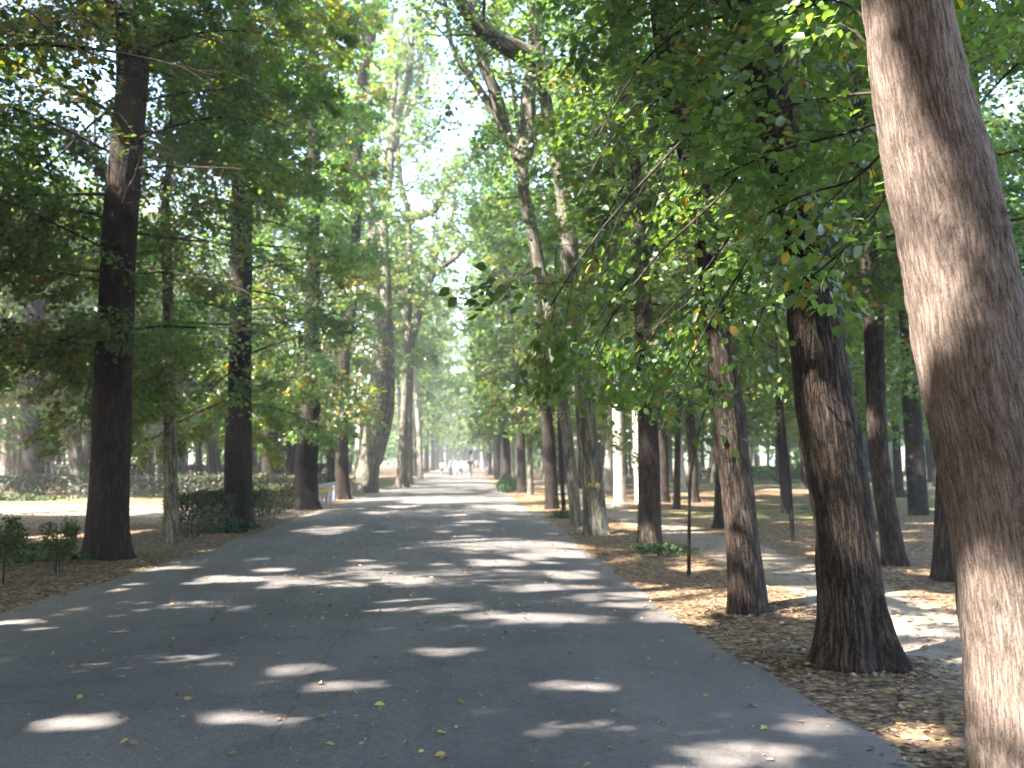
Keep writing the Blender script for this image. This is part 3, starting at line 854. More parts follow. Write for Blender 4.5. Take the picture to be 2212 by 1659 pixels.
# right row
BR1 = [([(1895, 130, 5.5), (1850, 70, 5.6), (1790, 60, 5.8), (1730, 110, 6.0), (1690, 180, 6.2)], .02, 1.1),
       ([(1890, 60, 5.6), (1830, 10, 5.9), (1760, 0, 6.2), (1680, 40, 6.6)], .02, .8),
       ([(1905, 260, 5.6), (1820, 290, 6), (1700, 320, 6.4), (1580, 370, 6.9), (1490, 430, 7.3)], .024, .75),
       ([(1895, 200, 5.6), (1790, 210, 5.9), (1660, 240, 6.4), (1520, 290, 6.9)], .022, .9),
       ([(1905, 330, 5.6), (1840, 390, 5.9), (1740, 420, 6.3), (1640, 470, 6.8)], .02, .7),
       ([(1915, 420, 5.6), (1870, 490, 5.5), (1810, 550, 5.5), (1750, 600, 5.6)], .012, .7),
       ([(1960, -60, 5.6), (1800, -120, 6.5), (1600, -80, 7.5), (1450, 60, 8.4)], .03, 1.3),
       ([(2050, -20, 5.4), (2180, -60, 6.0), (2300, 40, 6.8)], .03, .5)]
T('tree', 'huge leaning pinkish sunlit trunk filling the right edge of the photo', ROWR,
  [(2262, 1738, 300), (2250, 1600, 284), (2232, 1450, 270), (2206, 1250, 262), (2158, 1000, 252), (2112, 800, 243), (2074, 600, 236), (2036, 400, 228), (1990, 200, 206), (1957, 0, 184), (1925, -200, 175), (1890, -500, 160)],
  'bark_pink', nr=560, ns=220, flare=.12, rough=.025, ridges=.014, knob=.06, seed=10, H=17, crown=dict(xlim=(1.4, 99), h0=6.2, h1=16, n=34, Lmax=4.6, elev=(0, 50), droopy=.25),
  fol=dict(yellow=.03, lai=1.0, fine=True, tone=1.7), manual=[(px(b), rr * .5, d) for b, rr, d in BR1])
BR2 = [([(1690, 120, 8.3), (1560, 220, 8.0), (1400, 380, 7.8), (1280, 520, 7.8), (1190, 660, 7.9)], .03, 1),
       ([(1680, 100, 8.6), (1500, 180, 8.8), (1380, 240, 9), (1300, 330, 9.2), (1250, 430, 9.4)], .03, 1.1),
       ([(1700, 250, 8.2), (1560, 420, 7.9), (1430, 540, 7.8), (1330, 670, 7.9), (1270, 780, 8.1)], .026, 1.1),
       ([(1720, 330, 8.3), (1600, 480, 8.5), (1510, 600, 8.7), (1420, 700, 9), (1380, 800, 9.3)], .024, 1.2),
       ([(1740, 400, 8.2), (1660, 500, 7.8), (1590, 600, 7.7), (1530, 700, 7.9), (1480, 800, 8.2)], .022, 1.1),
       ([(1640, 20, 8.4), (1480, 60, 8.6), (1370, 160, 8.9), (1290, 300, 9.2)], .03, 1.1),
       ([(1740, 420, 8.2), (1700, 540, 7.7), (1660, 640, 7.6), (1620, 740, 7.7)], .02, 1.0),
       ([(1630, -60, 8.4), (1450, -80, 8.8), (1370, -20, 9.3), (1270, 100, 9.8)], .03, 1.0),
       ([(1700, 160, 8.4), (1800, 230, 9.5), (1850, 330, 10.4), (1860, 450, 11)], .03, 1.0)]
T('tree', 'leaning dark trunk with flared foot and a sunlit patch, leaf sprays hanging to its left', ROWR,
  [(1856, 1440, 138), (1842, 1330, 128), (1829, 1200, 121), (1818, 1100, 122), (1802, 1000, 124), (1780, 850, 124), (1761, 700, 118), (1746, 600, 110), (1732, 500, 106), (1706, 350, 104), (1655, 150, 104), (1620, 0, 102), (1570, -250, 105)],
  'bark_warm', nr=260, ns=120, flare=.62, rough=.035, ridges=.014, knob=.06, seed=11, H=18, crown=dict(xlim=(1.3, 99), h0=6.5, h1=17, n=40, Lmax=4.6, elev=(0, 50), droopy=.25),
  fol=dict(yellow=.03, lai=1.15, fine=True, tone=1.7), manual=[(px(b), rr * .6, d) for b, rr, d in BR2])
BR3 = [([(1500, 400, 10.8), (1420, 520, 10.5), (1330, 640, 10.4), (1240, 750, 10.5), (1170, 860, 10.8)], .03, 1.1),
       ([(1545, 600, 10.8), (1480, 660, 10.3), (1400, 720, 10), (1330, 800, 10)], .024, 1.2),
       ([(1520, 470, 10.8), (1600, 540, 10.2), (1660, 620, 10), (1690, 740, 10)], .024, 1.1),
       ([(1540, 580, 10.8), (1590, 660, 10.6), (1630, 760, 10.6)], .02, 1.2),
       ([(1480, 300, 10.8), (1380, 360, 10.6), (1310, 470, 10.6), (1260, 600, 10.8)], .03, 1.1),
       ([(1545, 600, 10.8), (1500, 680, 11.3), (1440, 760, 11.8), (1380, 830, 12)], .02, 1.2),
       ([(1460, 200, 10.8), (1390, 180, 11), (1320, 240, 11.4), (1260, 340, 12)], .03, 1.1)]
T('tree', 'crooked knobbly mid-sized trunk streaked with sun left of the leaning dark one', ROWR,
  [(1616, 1326, 76), (1606, 1200, 72), (1592, 1050, 68), (1577, 930, 66), (1562, 830, 62), (1545, 650, 56), (1515, 450, 52), (1460, 200, 48), (1425, 0, 45)],
  'bark_warm', nr=180, ns=64, flare=.2, rough=.06, ridges=.006, knob=.28, seed=12, H=17, crown=dict(xlim=(1.3, 99), h0=6.5, h1=16, n=44, Lmax=4.4, elev=(0, 50), droopy=.25),
  fol=dict(yellow=.04, lai=1.15, fine=True, tone=1.7), manual=[(px(b), rr * .6, d) for b, rr, d in BR3])
T('tree', 'straight brown trunk with small green plants round its flared foot', ROWR,
  [(1402, 1190, 49), (1402, 1000, 47), (1397, 850, 42), (1385, 600, 37), (1370, 400, 34), (1352, 150, 38), (1345, 0, 38)],
  'bark_warm', nr=120, ns=44, flare=.4, seed=13, ridges=.006, H=18, crown=dict(LC, n=54, h0=3.2, xlim=(1.6, 99)), fol=dict(yellow=.05, lai=1.1, tone=1.7))
# forked pale tree and its neighbour
P, Rr, Yf = pxtree([(1247, 1137, 26), (1232, 1000, 24), (1213, 850, 24), (1195, 740, 23), (1180, 640, 22), (1158, 540, 26), (1144, 470, 27), (1132, 417, 26), (1123, 343, 24), (1076, 255, 20), (1030, 185, 17), (979, 106, 12), (961, 0, 9)])
lim = [(px([(1124, 350, Yf), (1141, 296, Yf), (1141, 208, Yf), (1150, 130, Yf), (1152, 0, Yf)]), [.22, .22, .2, .16, .1]),
       (px([(1092, 285, Yf), (1070, 200, Yf - .5), (1044, 139, Yf - .6), (1030, 70, Yf - .6), (1020, -40, Yf)]), [.17, .15, .13, .1, .06])]
build_tree('tree', 'pale leaning trunk with a wide fork high over the right side of the road', 'tree', ROWR, P, Rr, M['bark_grey'], nr=110, ns=28, flare=.3, seed=14,
           crown=dict(xlim=(.2, 99), h0=8, h1=19, n=30, Lmax=4.6, elev=(5, 55), droopy=.15), fol=dict(yellow=.03, lai=.4, tone=1.7, pale=.35), limbs=lim, H=18)
P, Rr, Yf = pxtree([(1288, 1157, 50), (1280, 1040, 46), (1271, 960, 43), (1258, 850, 41), (1245, 700, 42), (1229, 537, 39), (1215, 407, 34), (1192, 296, 30), (1178, 208, 27), (1169, 139, 26), (1160, 0, 22)])
lim = [(px([(1170, 145, Yf), (1140, 122, Yf - .3), (1076, 88, Yf - .6), (1030, 50, Yf - .8), (985, -10, Yf - 1)]), [.24, .25, .2, .17, .12])]
tm = build_tree('tree', 'pale trunk with a painted yellow mark and a widely flared sunlit foot', 'tree', ROWR, P, Rr, M['bark_grey'], nr=130, ns=44, flare=.42, seed=15, knob=.05, rough=.03,
                crown=dict(xlim=(.6, 99), h0=8.5, h1=19, n=30, Lmax=4.8, elev=(5, 55), droopy=.15), fol=dict(yellow=.03, lai=.4, tone=1.7, pale=.35), limbs=lim, H=19)
# painted mark: two small arches of yellow paint following the bark
tb = np.array(tm.location); mc = at(1285, 1052, Yf); mr = .5 * 47 * S * Yf / FPX + .035
cxw = at(1279, 1052, Yf)[0]
MV, MF = [], []
for sx in (-.085, .085):
    k0 = len(MV)
    for q in range(13):
        a = math.pi * q / 12
        for rr_ in (.035, .062):
            ux = sx + math.cos(a) * rr_ * 1.0; uz = math.sin(a) * rr_ * 1.5
            MV.append((cxw + mr * math.sin(ux / mr) * 1.0 - tb[0], Yf - math.sqrt(max(mr * mr - (mr * math.sin(ux / mr)) ** 2, 0)) - tb[1] - .015, mc[2] + uz))
    for q in range(12): MF.append((k0 + 2 * q, k0 + 2 * q + 1, k0 + 2 * q + 3, k0 + 2 * q + 2))
M['yellow'] = plain('yellow_paint', (.40, .28, .03), .8, .35, 60)
tag(obj('painted_mark', mesh_np('painted_mark', MV, [np.array(MF)], M['yellow']), tm), 'two joined arches in yellow paint')

for nm_, lab, grp, pts, bm, kw in [
    ('tree', 'dark trunk standing just before two pale thin ones far along the right row', ROWR, [(1193, 1101, 30), (1188, 1000, 28), (1178, 850, 25), (1165, 650, 20)], 'bark_dark', dict(H=19)),
    ('sapling', 'thin dark stem between the dark trunk and the forked pale tree', ROWR, [(1219, 1112, 10), (1212, 1000, 9), (1205, 850, 7)], 'bark_dark', dict(H=8)),
    ('tree', 'thin pale trunk far along the right row with reddish soil behind it', ROWR, [(1146, 1071, 14), (1145, 980, 12), (1141, 880, 10)], 'bark_grey', dict(H=17)),
    ('tree', 'stout dark trunk directly left of the thin pale one far along the right row', ROWR, [(1127, 1066, 20), (1126, 980, 18), (1120, 880, 16)], 'bark_dark', dict(H=18)),
    ('tree', 'very thin pale trunk beside the green ground plants far along the right row', ROWR, [(1110, 1058, 9), (1107, 980, 8), (1102, 900, 7)], 'bark_pale', dict(H=16)),
    ('tree', 'dark trunk standing among the green ground plants at the right road edge', ROWR, [(1095, 1048, 14), (1093, 980, 13), (1090, 900, 12)], 'bark_dark', dict(H=18))]:
    T(nm_, lab, grp, pts, bm, nr=50, ns=20, flare=.3, seed=int(pts[0][0]) % 97, crown=dict(LC, xlim=(.9, 99), n=40 if kw['H'] > 10 else 6, h0=3.4, Lmax=4.2 if kw['H'] > 10 else 1.2), fol=dict(yellow=.06, lai=1.3, tone=1.6), **kw)

# second right row and other single trunks
SEC = [
    ('grey brown trunk leaning left just behind the leaning dark tree', [(1938, 1228, 52), (1915, 1100, 44), (1896, 950, 42), (1888, 700, 44), (1875, 500, 40), (1860, 300, 36), (1850, 100, 34)], 'bark_warm', 16, .7),
    ('dark grey trunk partly hidden behind the huge leaning sunlit one', [(2047, 1267, 66), (2055, 1000, 58), (2078, 600, 52), (2093, 300, 50), (2080, 0, 46)], 'bark_warm', 17, .4),
    ('short black trunk in shade left of the half hidden grey one', [(1985, 1116, 42), (1978, 1000, 42), (1968, 850, 38), (1960, 700, 34)], 'bark_dark', 17, .15),
    ('white sunlit trunk standing behind the marked pale tree', [(1340, 1087, 25), (1336, 950, 24), (1334, 850, 22), (1328, 650, 19), (1320, 450, 16)], 'bark_pale', 18, .45),
    ('second white sunlit trunk almost hidden by the straight brown one', [(1381, 1090, 18), (1376, 950, 17), (1373, 850, 16), (1370, 650, 14)], 'bark_pale', 17, .3),
    ('narrow dark trunk on the litter right of the crooked knobbly tree', [(1697, 1112, 18), (1690, 1000, 16), (1684, 900, 14), (1676, 780, 12)], 'bark_dark', 13, .4),
    ('dark flared trunk peeping out behind the crooked knobbly tree', [(1556, 1142, 34), (1560, 1000, 26), (1562, 880, 24)], 'bark_dark', 15, .6),
    ('slim brown trunk left of the thin bent sapling', [(1462, 1100, 16), (1463, 1000, 14), (1466, 880, 12)], 'bark_warm', 14, .3),
    ('stocky brown trunk on the litter behind the slim bent sapling', [(1500, 1085, 22), (1495, 980, 20), (1488, 850, 18)], 'bark_warm', 15, .3),
    ('dark trunk standing in front of the pale strip of path at the right', [(1436, 1085, 22), (1432, 980, 22), (1428, 880, 20)], 'bark_dark', 15, .3),
    ('slanting dark trunk beside the distant pale path in the right wood', [(1760, 1068, 18), (1752, 980, 16), (1742, 880, 14)], 'bark_dark', 14, .3)]
for k, (lab, pts, bm, H, fl) in enumerate(SEC):
    T('tree', lab, 'single trunks in the right hand wood', pts, bm, H=H, nr=80, ns=36, flare=fl, seed=30 + k, crown=dict(h0=3.8 if k != 1 else 3.6, h1=H - 1, n=40, Lmax=4.0, elev=(0, 50), droopy=.25), fol=dict(yellow=.05, lai=1.1, tone=1.5))
T('sapling', 'thin straight dark pole like stem on the litter beside the gravel path', 'thin saplings', [(1713, 1177, 11), (1706, 1050, 9), (1694, 930, 8), (1684, 830, 7)], 'bark_dark', H=5, nr=40, ns=12, flare=.1, seed=50,
  crown=dict(h0=2.6, h1=4.8, n=7, Lmax=1.3, elev=(10, 50), droopy=.1), fol=dict(yellow=.03, lai=.5, width=.3, base_w=.15))
T('sapling', 'thin bent sapling with a kink standing on the right verge', 'thin saplings', [(1488, 1242, 9), (1489, 1120, 8), (1492, 1030, 7), (1510, 930, 6), (1530, 860, 5), (1545, 780, 4), (1548, 700, 3.5)], 'bark_warm', H=4.2, nr=50, ns=12, flare=.1, rough=.12, seed=51,
  crown=dict(h0=2.2, h1=4.0, n=8, Lmax=1.2, elev=(10, 50), droopy=.1), fol=dict(yellow=.03, lai=.5, width=.3, base_w=.15))

LEFT = [
    ('reddish brown thick trunk in front of the far hedge on the left', [(68, 1072, 46), (72, 950, 44), (78, 800, 34), (76, 600, 30), (60, 400, 26)], 'bark_brown', 19, None, .2),
    ('pale sunlit pole like trunk at the left edge of the photo', [(10, 1062, 20), (14, 950, 18), (20, 850, 16), (26, 700, 14)], 'bark_pale', 16, None, .1),
    ('greyish green trunk leaning left behind the far hedge', [(172, 1045, 34), (160, 950, 28), (152, 850, 20), (146, 740, 16)], 'bark_grey', 17, 56, .4),
    ('short dark trunk between the greyish green one and the biggest left tree', [(188, 1045, 20), (190, 950, 18), (190, 850, 16)], 'bark_dark', 17, 58, .2),
    ('thin trunk leaning right in front of the parked vehicles', [(96, 1040, 16), (103, 950, 14), (116, 880, 12), (136, 780, 11)], 'bark_grey', 15, 60, .2),
    ('nearly black trunk behind the pale pole like one', [(36, 1040, 24), (38, 950, 22), (40, 850, 20)], 'bark_dark', 16, 62, .2),
    ('slim brown trunk behind the far hedge between two dark trees', [(462, 1046, 15), (458, 970, 13), (452, 880, 12)], 'bark_brown', 15, 52, .3),
    ('thick dark trunk standing behind the leafy hedge corner', [(582, 1044, 32), (581, 950, 30), (580, 850, 28)], 'bark_dark', 18, 45, .2),
    ('dark trunk tilted left beside the thick one behind the hedge', [(628, 1044, 20), (618, 970, 19), (606, 900, 18), (592, 800, 17)], 'bark_dark', 17, 48, .2),
    ('small brown trunk seen through the gap right of the slim grey tree', [(393, 1020, 11), (388, 960, 10), (386, 900, 9)], 'bark_brown', 14, 80, .2),
    ('thin white trunk seen just left of the slim grey tree', [(350, 1016, 5), (352, 960, 4.5), (355, 900, 4)], 'bark_pale', 12, 88, .2),
    ('pale trunk in sun behind the flared double one', [(772, 1040, 15), (775, 950, 14), (778, 850, 13)], 'bark_pale', 16, 62, .3)]
for k, (lab, pts, bm, H, Yd, fl) in enumerate(LEFT):
    T('tree', lab, 'single trunks in the left hand wood', pts, bm, H=H, Y=Yd, nr=60, ns=26, flare=fl, seed=60 + k, crown=dict(h0=3.6, h1=H - 1, n=34, Lmax=4.0, elev=(0, 50), droopy=.25), fol=dict(yellow=.1, lai=1.1, tone=1.2))

# ------------------------------------------------------------------ rows further away, wood on both sides, trees beside the viewpoint
occ = [(o.location.x, o.location.y) for o in COL.objects if o.name.startswith('tree') or o.name.startswith('sapling')]
r = np.random.RandomState(5)


def simple(name, label, grp, x, y, dia, H, bm, lean=.02, h0=3.2, n=30, L=4.2, lai=.5, yellow=.08, tone=1.0, pale=.14, elev=(0, 50), seed=0, nr=36, ns=14, size_k=1.0, az_bias=None, xlim=None):
    q = np.random.RandomState(seed)
    d = np.array([q.normal(0, lean), q.normal(0, lean), 1.0]); p = np.array([x, y, 0.0]); P = [p]; Rr = [dia / 2]
    for k in range(6):
        d = nrm(d + np.array([q.normal(0, .022), q.normal(0, .022), 0])); p = p + d * H / 6
        P.append(p); Rr.append(dia / 2 * (1 - .8 * (k + 1) / 6))
    return build_tree(name, label, 'tree', grp, P, Rr, M[bm], nr=nr, ns=ns, flare=.45, seed=seed,
                      crown=dict(h0=h0, h1=H - .6, n=n, Lmax=L, elev=elev, droopy=.2, az_bias=az_bias, xlim=xlim), fol=dict(yellow=yellow, lai=lai, tone=tone, pale=pale, size_k=size_k))


bms = ['bark_dark', 'bark_brown', 'bark_grey', 'bark_dark', 'bark_brown', 'bark_pale']
sd = 200
y = 74.0
while y < 232:
    for x, lab, grp in ((-5.2, 'tree far down the left row of the avenue', 'far trees of the left row'), (3.3, 'tree far down the right row of the avenue', 'far trees of the right row')):
        sd += 1
        if x < 0 and y < 88: continue
        bend = max(0, y - 170) * .02
        simple('tree', lab, grp, x + r.normal(0, .25) + bend, y + r.normal(0, .8), r.uniform(.4, .75), r.uniform(18, 22) if y < 95 else r.uniform(23, 28), bms[r.randint(6)], h0=3.6 + (y - 70) * .01,
               n=38, L=4.8, lai=1.1, tone=1.8, pale=.4, yellow=.03, seed=sd, nr=24, ns=10, az_bias=(0 if x > 0 else math.pi, .2), xlim=None if y > 102 else (1.0, 99) if x > 0 else (-99, -2.6))
    y += 8.6 if y < 140 else 11

# wood to the right and left
placed = list(occ)


def free(x, y, dmin):
    return all((x - a) ** 2 + (y - b) ** 2 > dmin ** 2 for a, b in placed)


cnt = 0
for side_, xr_, yr_, num, lab, grp in ((1, (6.5, 38), (20, 100), 62, 'trunk deep in the wood right of the avenue', 'trees deep in the right hand wood'),
                                       (-1, (-42, -8.5), (40, 92), 62, 'trunk deep in the wood left of the avenue', 'trees deep in the left hand wood')):
    made = 0; tries = 0
    while made < num and tries < 4000:
        tries += 1
        x = r.uniform(*xr_); y = r.uniform(*yr_)
        if side_ > 0 and x > .56 * y + 3: continue
        if side_ < 0 and -x > .48 * y + 5: continue
        if side_ > 0 and y < 44 and abs(x - 5.2) < 2.5: continue
        if side_ < 0 and y < 50 and x > -20: continue
        if not free(x, y, 3.4): continue
        placed.append((x, y)); made += 1; sd += 1
        simple('tree', lab, grp, x, y, r.choice([.22, .3, .4, .5]), r.uniform(16, 24) if side_ < 0 else r.uniform(14, 20), bms[r.randint(6)], lean=.05, h0=r.uniform(3.2, 4.5), n=32, L=4.0, lai=1.0, tone=1.4,
               yellow=.14 if side_ < 0 else .06, seed=sd, nr=24, ns=10)
# mostly unseen trees left of and behind viewpoint, some added to shade the road
for x, y in [(-5.9, 8.3), (-5.7, -.5), (-6.0, -9), (-11.5, 4), (-12.5, -6), (-12, 13), (-18, -2), (-19, 8), (-18.5, 19), (-12.5, 21.5), (-26, 12), (-25, 2), (-27, 24), (-11.5, -15), (-20, -13),
             (-19, 29), (3.6, -3.5), (-8.6, .5), (-9, -5.5), (-15, 16), (-22.5, 21)]:
    sd += 1; placed.append((x, y))
    nearv = (x, y) == (-5.9, 8.3)
    simple('tree', 'tree of the left row beside the viewpoint, only its boughs in the top left corner' if nearv else 'tall tree beside or behind the viewpoint shading the road',
           None if nearv else 'trees beside and behind the viewpoint', x, y, .6, 18, 'bark_brown', h0=4.2 if x > -14 else 5, n=64, L=5.0, lai=2.6, yellow=.12, seed=sd, nr=40, ns=16)

# ------------------------------------------------------------------ far wood as one mass
r = np.random.RandomState(21)
cl = []
for k in range(520):
    t = r.rand()
    if t < .36: c = (r.uniform(-14, 18), r.uniform(238, 262)); h = r.uniform(3, 17)
    elif t < .68: c = (r.uniform(-75, -20), r.uniform(105, 150)); h = r.uniform(2.0, 17)
    else: c = (r.uniform(16, 95), r.uniform(105, 150)); h = r.uniform(2.0, 17)
    cl.append((*c, h, r.uniform(2.2, 4.5)))
for k in range(260):
    sgn = 1 if r.rand() < .5 else -1
    yy = r.uniform(105, 240); cl.append((sgn * r.uniform(12, 26) - 1, yy, r.uniform(1.5, 16), r.uniform(2, 4)))
cl = np.array(cl); n = 90000
ci = r.randint(0, len(cl), n); v = nrm(r.normal(0, 1, (n, 3))) * (r.rand(n, 1) ** .4)
P = cl[ci, :3] + v * cl[ci, 3:4] * [1, 1, .75]
P = P[P[:, 2] > .2]; n = len(P)
col = GREENS[r.randint(0, 5, n)] * r.uniform(.8, 1.6, (n, 1)) * 1.2
fw_leaf = leaf_mesh('far_wood', P, nrm(r.normal(0, 1, (n, 3))), nrm(np.array([0, 0, .8]) + r.normal(0, .6, (n, 3))), r.uniform(.4, .95, n), col, False, np.zeros(3))
tr = []
for k in range(230):
    if k < 60: x, y = r.uniform(-14, 18), r.uniform(236, 250)
    elif k < 140: x, y = r.uniform(-75, -14), r.uniform(102, 135)
    else: x, y = r.uniform(12, 95), r.uniform(102, 135)
    lx = r.normal(0, .5); tr.append([(x, y, -.1), (x + lx * .5, y, 6), (x + lx, y, 12)])
tv, tf = strips(np.array(tr), r.uniform(.15, .35, len(tr)), np.full(len(tr), .08), 7)
k0 = len(fw_leaf.vertices)
me2 = mesh_np('far_wood', tv, tf, M['bark_brown'], {'barkco': ('FLOAT_VECTOR', 'POINT', tv * .3)})
fw = obj('far_wood', fw_leaf)
o2 = obj('far_wood_trunks', me2)
import bmesh
bm_ = bmesh.new(); bm_.from_mesh(fw_leaf); nf = len(bm_.faces); bm_.from_mesh(me2); bm_.faces.ensure_lookup_table()
for q in range(nf, len(bm_.faces)): bm_.faces[q].material_index = 1
fw_leaf.materials.append(M['bark_brown']); bm_.to_mesh(fw_leaf); bm_.free()
bpy.data.objects.remove(o2)
tag(fw, 'distant green wood closing the view', 'wood', kind='stuff')


# ------------------------------------------------------------------ hedges, shrubs, ground plants
def leafbox(name, label, cat, fn, n, size, cols, stems, parent_loc, group=None, seed=0):
    q = np.random.RandomState(seed + 900)
    P, nmb = fn(q, n); n = len(P)
    o = bpy.data.objects.new(name, None); COL.objects.link(o); o.location = parent_loc; tag(o, label, cat, group)
    cols = np.array(cols); c = cols[q.randint(0, len(cols), n)] * q.uniform(.6, 1.3, (n, 1))
    me = leaf_mesh('foliage', P, nrm(q.normal(0, 1, (n, 3))), nrm(nmb + q.normal(0, .5, (n, 3))), size * q.uniform(.6, 1.3, n), c, False, np.array(parent_loc), 'leaf_dull')
    obj('foliage', me, o)
    if len(stems):
        v, f = strips(np.array(stems), q.uniform(.007, .014, len(stems)), np.full(len(stems), .004), 5)
        obj('stems', mesh_np('stems', v - np.array(parent_loc), f, M['branch'], {'barkco': ('FLOAT_VECTOR', 'POINT', v)}), o)
    return o


HG = [(.03, .05, .015), (.045, .065, .02), (.065, .06, .03), (.08, .06, .035), (.025, .042, .015)]


def hedge(label, x0, y0, x1, y1, wd, h, n, size, seed, gap=0.0):
    a = np.array([x0, y0]); b = np.array([x1, y1]); L = np.linalg.norm(b - a); u = (b - a) / L; pn = np.array([-u[1], u[0]])

    def fn(q, n):
        t = q.rand(n) * L; s_ = q.uniform(-1, 1, n); z = q.rand(n)
        m = q.rand(n)
        s_ = np.where(m < .6, np.sign(s_) * (1 - np.abs(q.normal(0, .14, n))), s_); z = np.where((m > .6), 1 - np.abs(q.normal(0, .10, n)), z ** .8)
        low = (z < .28) & (q.rand(n) < .55)
        wob = 1 + .13 * vnoise(np.stack([t * 1.1, t * 0 + seed, s_], -1)); wz = 1 + .10 * vnoise(np.stack([t * .9, s_ * .8, t * 0 + 3 + seed], -1))
        xy = a + u * t[:, None] + pn * (s_ * wd / 2 * wob)[:, None]
        P = np.stack([xy[:, 0], xy[:, 1], .05 + z * h * wz], -1)
        P += q.normal(0, size * .5, (n, 3)); keep = ~low & (P[:, 2] > .02)
        nm = np.stack([pn[0] * s_, pn[1] * s_, np.where(z > .85, 1.5, .4)], -1)
        return P[keep], nm[keep]
    q = np.random.RandomState(seed)
    stems = []
    for k in range(int(L * 7)):
        p = a + u * q.rand() * L + pn * q.uniform(-.4, .4) * wd; dx, dy = q.normal(0, .10, 2)
        stems.append([(p[0], p[1], 0), (p[0] + dx * .5, p[1] + dy * .5, h * .45), (p[0] + dx, p[1] + dy, h * .92)])
    c = (a + b) / 2
    leafbox('hedge', label, 'hedge', fn, n, size, HG, stems, (c[0], c[1], 0), 'low clipped hedges', seed)


hedge('low leafy hedge running beside the road behind two dark trunks', -5.78, 21.3, -5.75, 33.6, .72, .78, 26000, .06, 1)
hedge('far low hedge crossing behind the sunlit bare ground', -25, 46, -6.6, 44.5, .9, .92, 15000, .11, 2)
hedge('short hedge behind the hedge corner between the two dark trunks', -8.8, 40, -5.9, 36.5, .9, .8, 5000, .09, 3)
hedge('farthest thin hedge line beyond the litter on the left', -34, 78, -9, 76, 1.2, 1.2, 9000, .2, 4)


def shrub(name, label, cat, x, y, rx, ry, h, n, size, cols, seed, z0=.25, stemn=7, group=None):
    def fn(q, n):
        k = 7; cc = np.stack([q.uniform(-.6, .6, k) * rx, q.uniform(-.6, .6, k) * ry, z0 * h + q.uniform(.15, .85, k) * h * (1 - z0)], -1)
        ci = q.randint(0, k, n); v = nrm(q.normal(0, 1, (n, 3))) * (q.rand(n, 1) ** .45)
        P = cc[ci] + v * np.array([rx * .5, ry * .5, h * .24]); P[:, 0] += x; P[:, 1] += y; P[:, 2] = np.maximum(P[:, 2], .02)
        return P, np.tile([0, -.2, .8], (n, 1))
    q = np.random.RandomState(seed); stems = []
    for k in range(stemn):
        a = q.rand() * 6.28; e = q.uniform(.3, .8)
        stems.append([(x + .06 * math.cos(a), y + .06 * math.sin(a), 0), (x + rx * e * .5 * math.cos(a), y + ry * e * .5 * math.sin(a), h * .4), (x + rx * e * math.cos(a), y + ry * e * math.sin(a), h * .9)])
    return leafbox(name, label, cat, fn, n, size, cols, stems, (x, y, 0), group, seed)


SG = [(.05, .085, .025), (.07, .11, .03), (.04, .07, .02), (.11, .10, .045)]
BG = [(.05, .12, .035), (.07, .15, .045), (.04, .09, .03)]
p = ground(14, 1268); shrub('shrub', 'dark leggy shrub cut off by the left edge of the photo', 'shrub', p[0] - .1, p[1], .34, .3, .95, 1300, .05, SG, 1)
p = ground(128, 1240); shrub('shrub', 'leggy upright shrub left of the thickest left trunk', 'shrub', p[0], p[1], .27, .25, .8, 1100, .045, SG, 2, stemn=5)
p = ground(95, 1218); shrub('ground_plants', 'bright green low plants between the two leggy shrubs', 'plants', p[0] - .05, p[1], .55, .35, .3, 700, .06, BG, 3, 0, 5)
p = ground(215, 1210); shrub('ground_plants', 'green sprigs hugging the foot of the thickest left trunk', 'plants', p[0] - .35, p[1] - .45, .35, .2, .2, 260, .06, BG, 4, 0, 3)
p = ground(505, 1150); shrub('ivy', 'ivy spreading at the foot of the dark trunk in the hedge', 'ivy', p[0] - .1, p[1] - .3, .75, .35, .32, 1300, .07, [(.03, .075, .035), (.045, .10, .04)], 5, 0, 4)
p = ground(652, 1098); shrub('ivy', 'small ivy clump at the foot of the trunk before the railing', 'ivy', p[0] - .45, p[1] - .3, .5, .3, .55, 650, .09, BG, 6, 0, 4)
p = ground(1415, 1198); shrub('ground_plants', 'green plants around the flared foot of the straight brown trunk', 'plants', p[0] + .1, p[1] - .25, .6, .25, .22, 420, .07, BG, 7, 0, 5)
p = ground(1112, 1064); shrub('ground_plants', 'green plants on the far right edge of the road', 'plants', p[0], p[1] + 4, .8, 5, .9, 1600, .16, BG, 8, 0, 5)
p = ground(70, 1082); shrub('ground_plants', 'weeds in front of the reddish brown trunk', 'plants', p[0] - .3, p[1], 3.0, .8, .3, 2000, .12, SG, 9, 0, 6)
p = ground(1232, 1122); shrub('ground_plants', 'small tuft at the foot of the forked pale tree', 'plants', p[0] - .2, p[1] + .3, .45, .3, .25, 350, .08, BG, 10, 0, 3)
p = ground(1600, 1040); shrub('shrub', 'bright green bush line beyond the right wood', 'shrub', 26, 74, 9, 2.0, 1.3, 6000, .25, BG, 11, 0, 6)
p = at(655, 985, 60); shrub('shrub', 'bright green bush behind the hedge left of the railing tree', 'shrub', at(540, 1000, 62)[0], 62, 1.2, 1.0, 1.6, 900, .16, [(.09, .2, .04)], 12, 0, 5)

# ------------------------------------------------------------------ railing with yellow band
M['band'] = plain('yellow_band', (.62, .40, .03), .6, .2, 9)
M['post'] = plain('painted_post', (.22, .26, .34), .55, .25, 9)
M['rail'] = plain('painted_rail', (.36, .38, .44), .5, .2, 9)


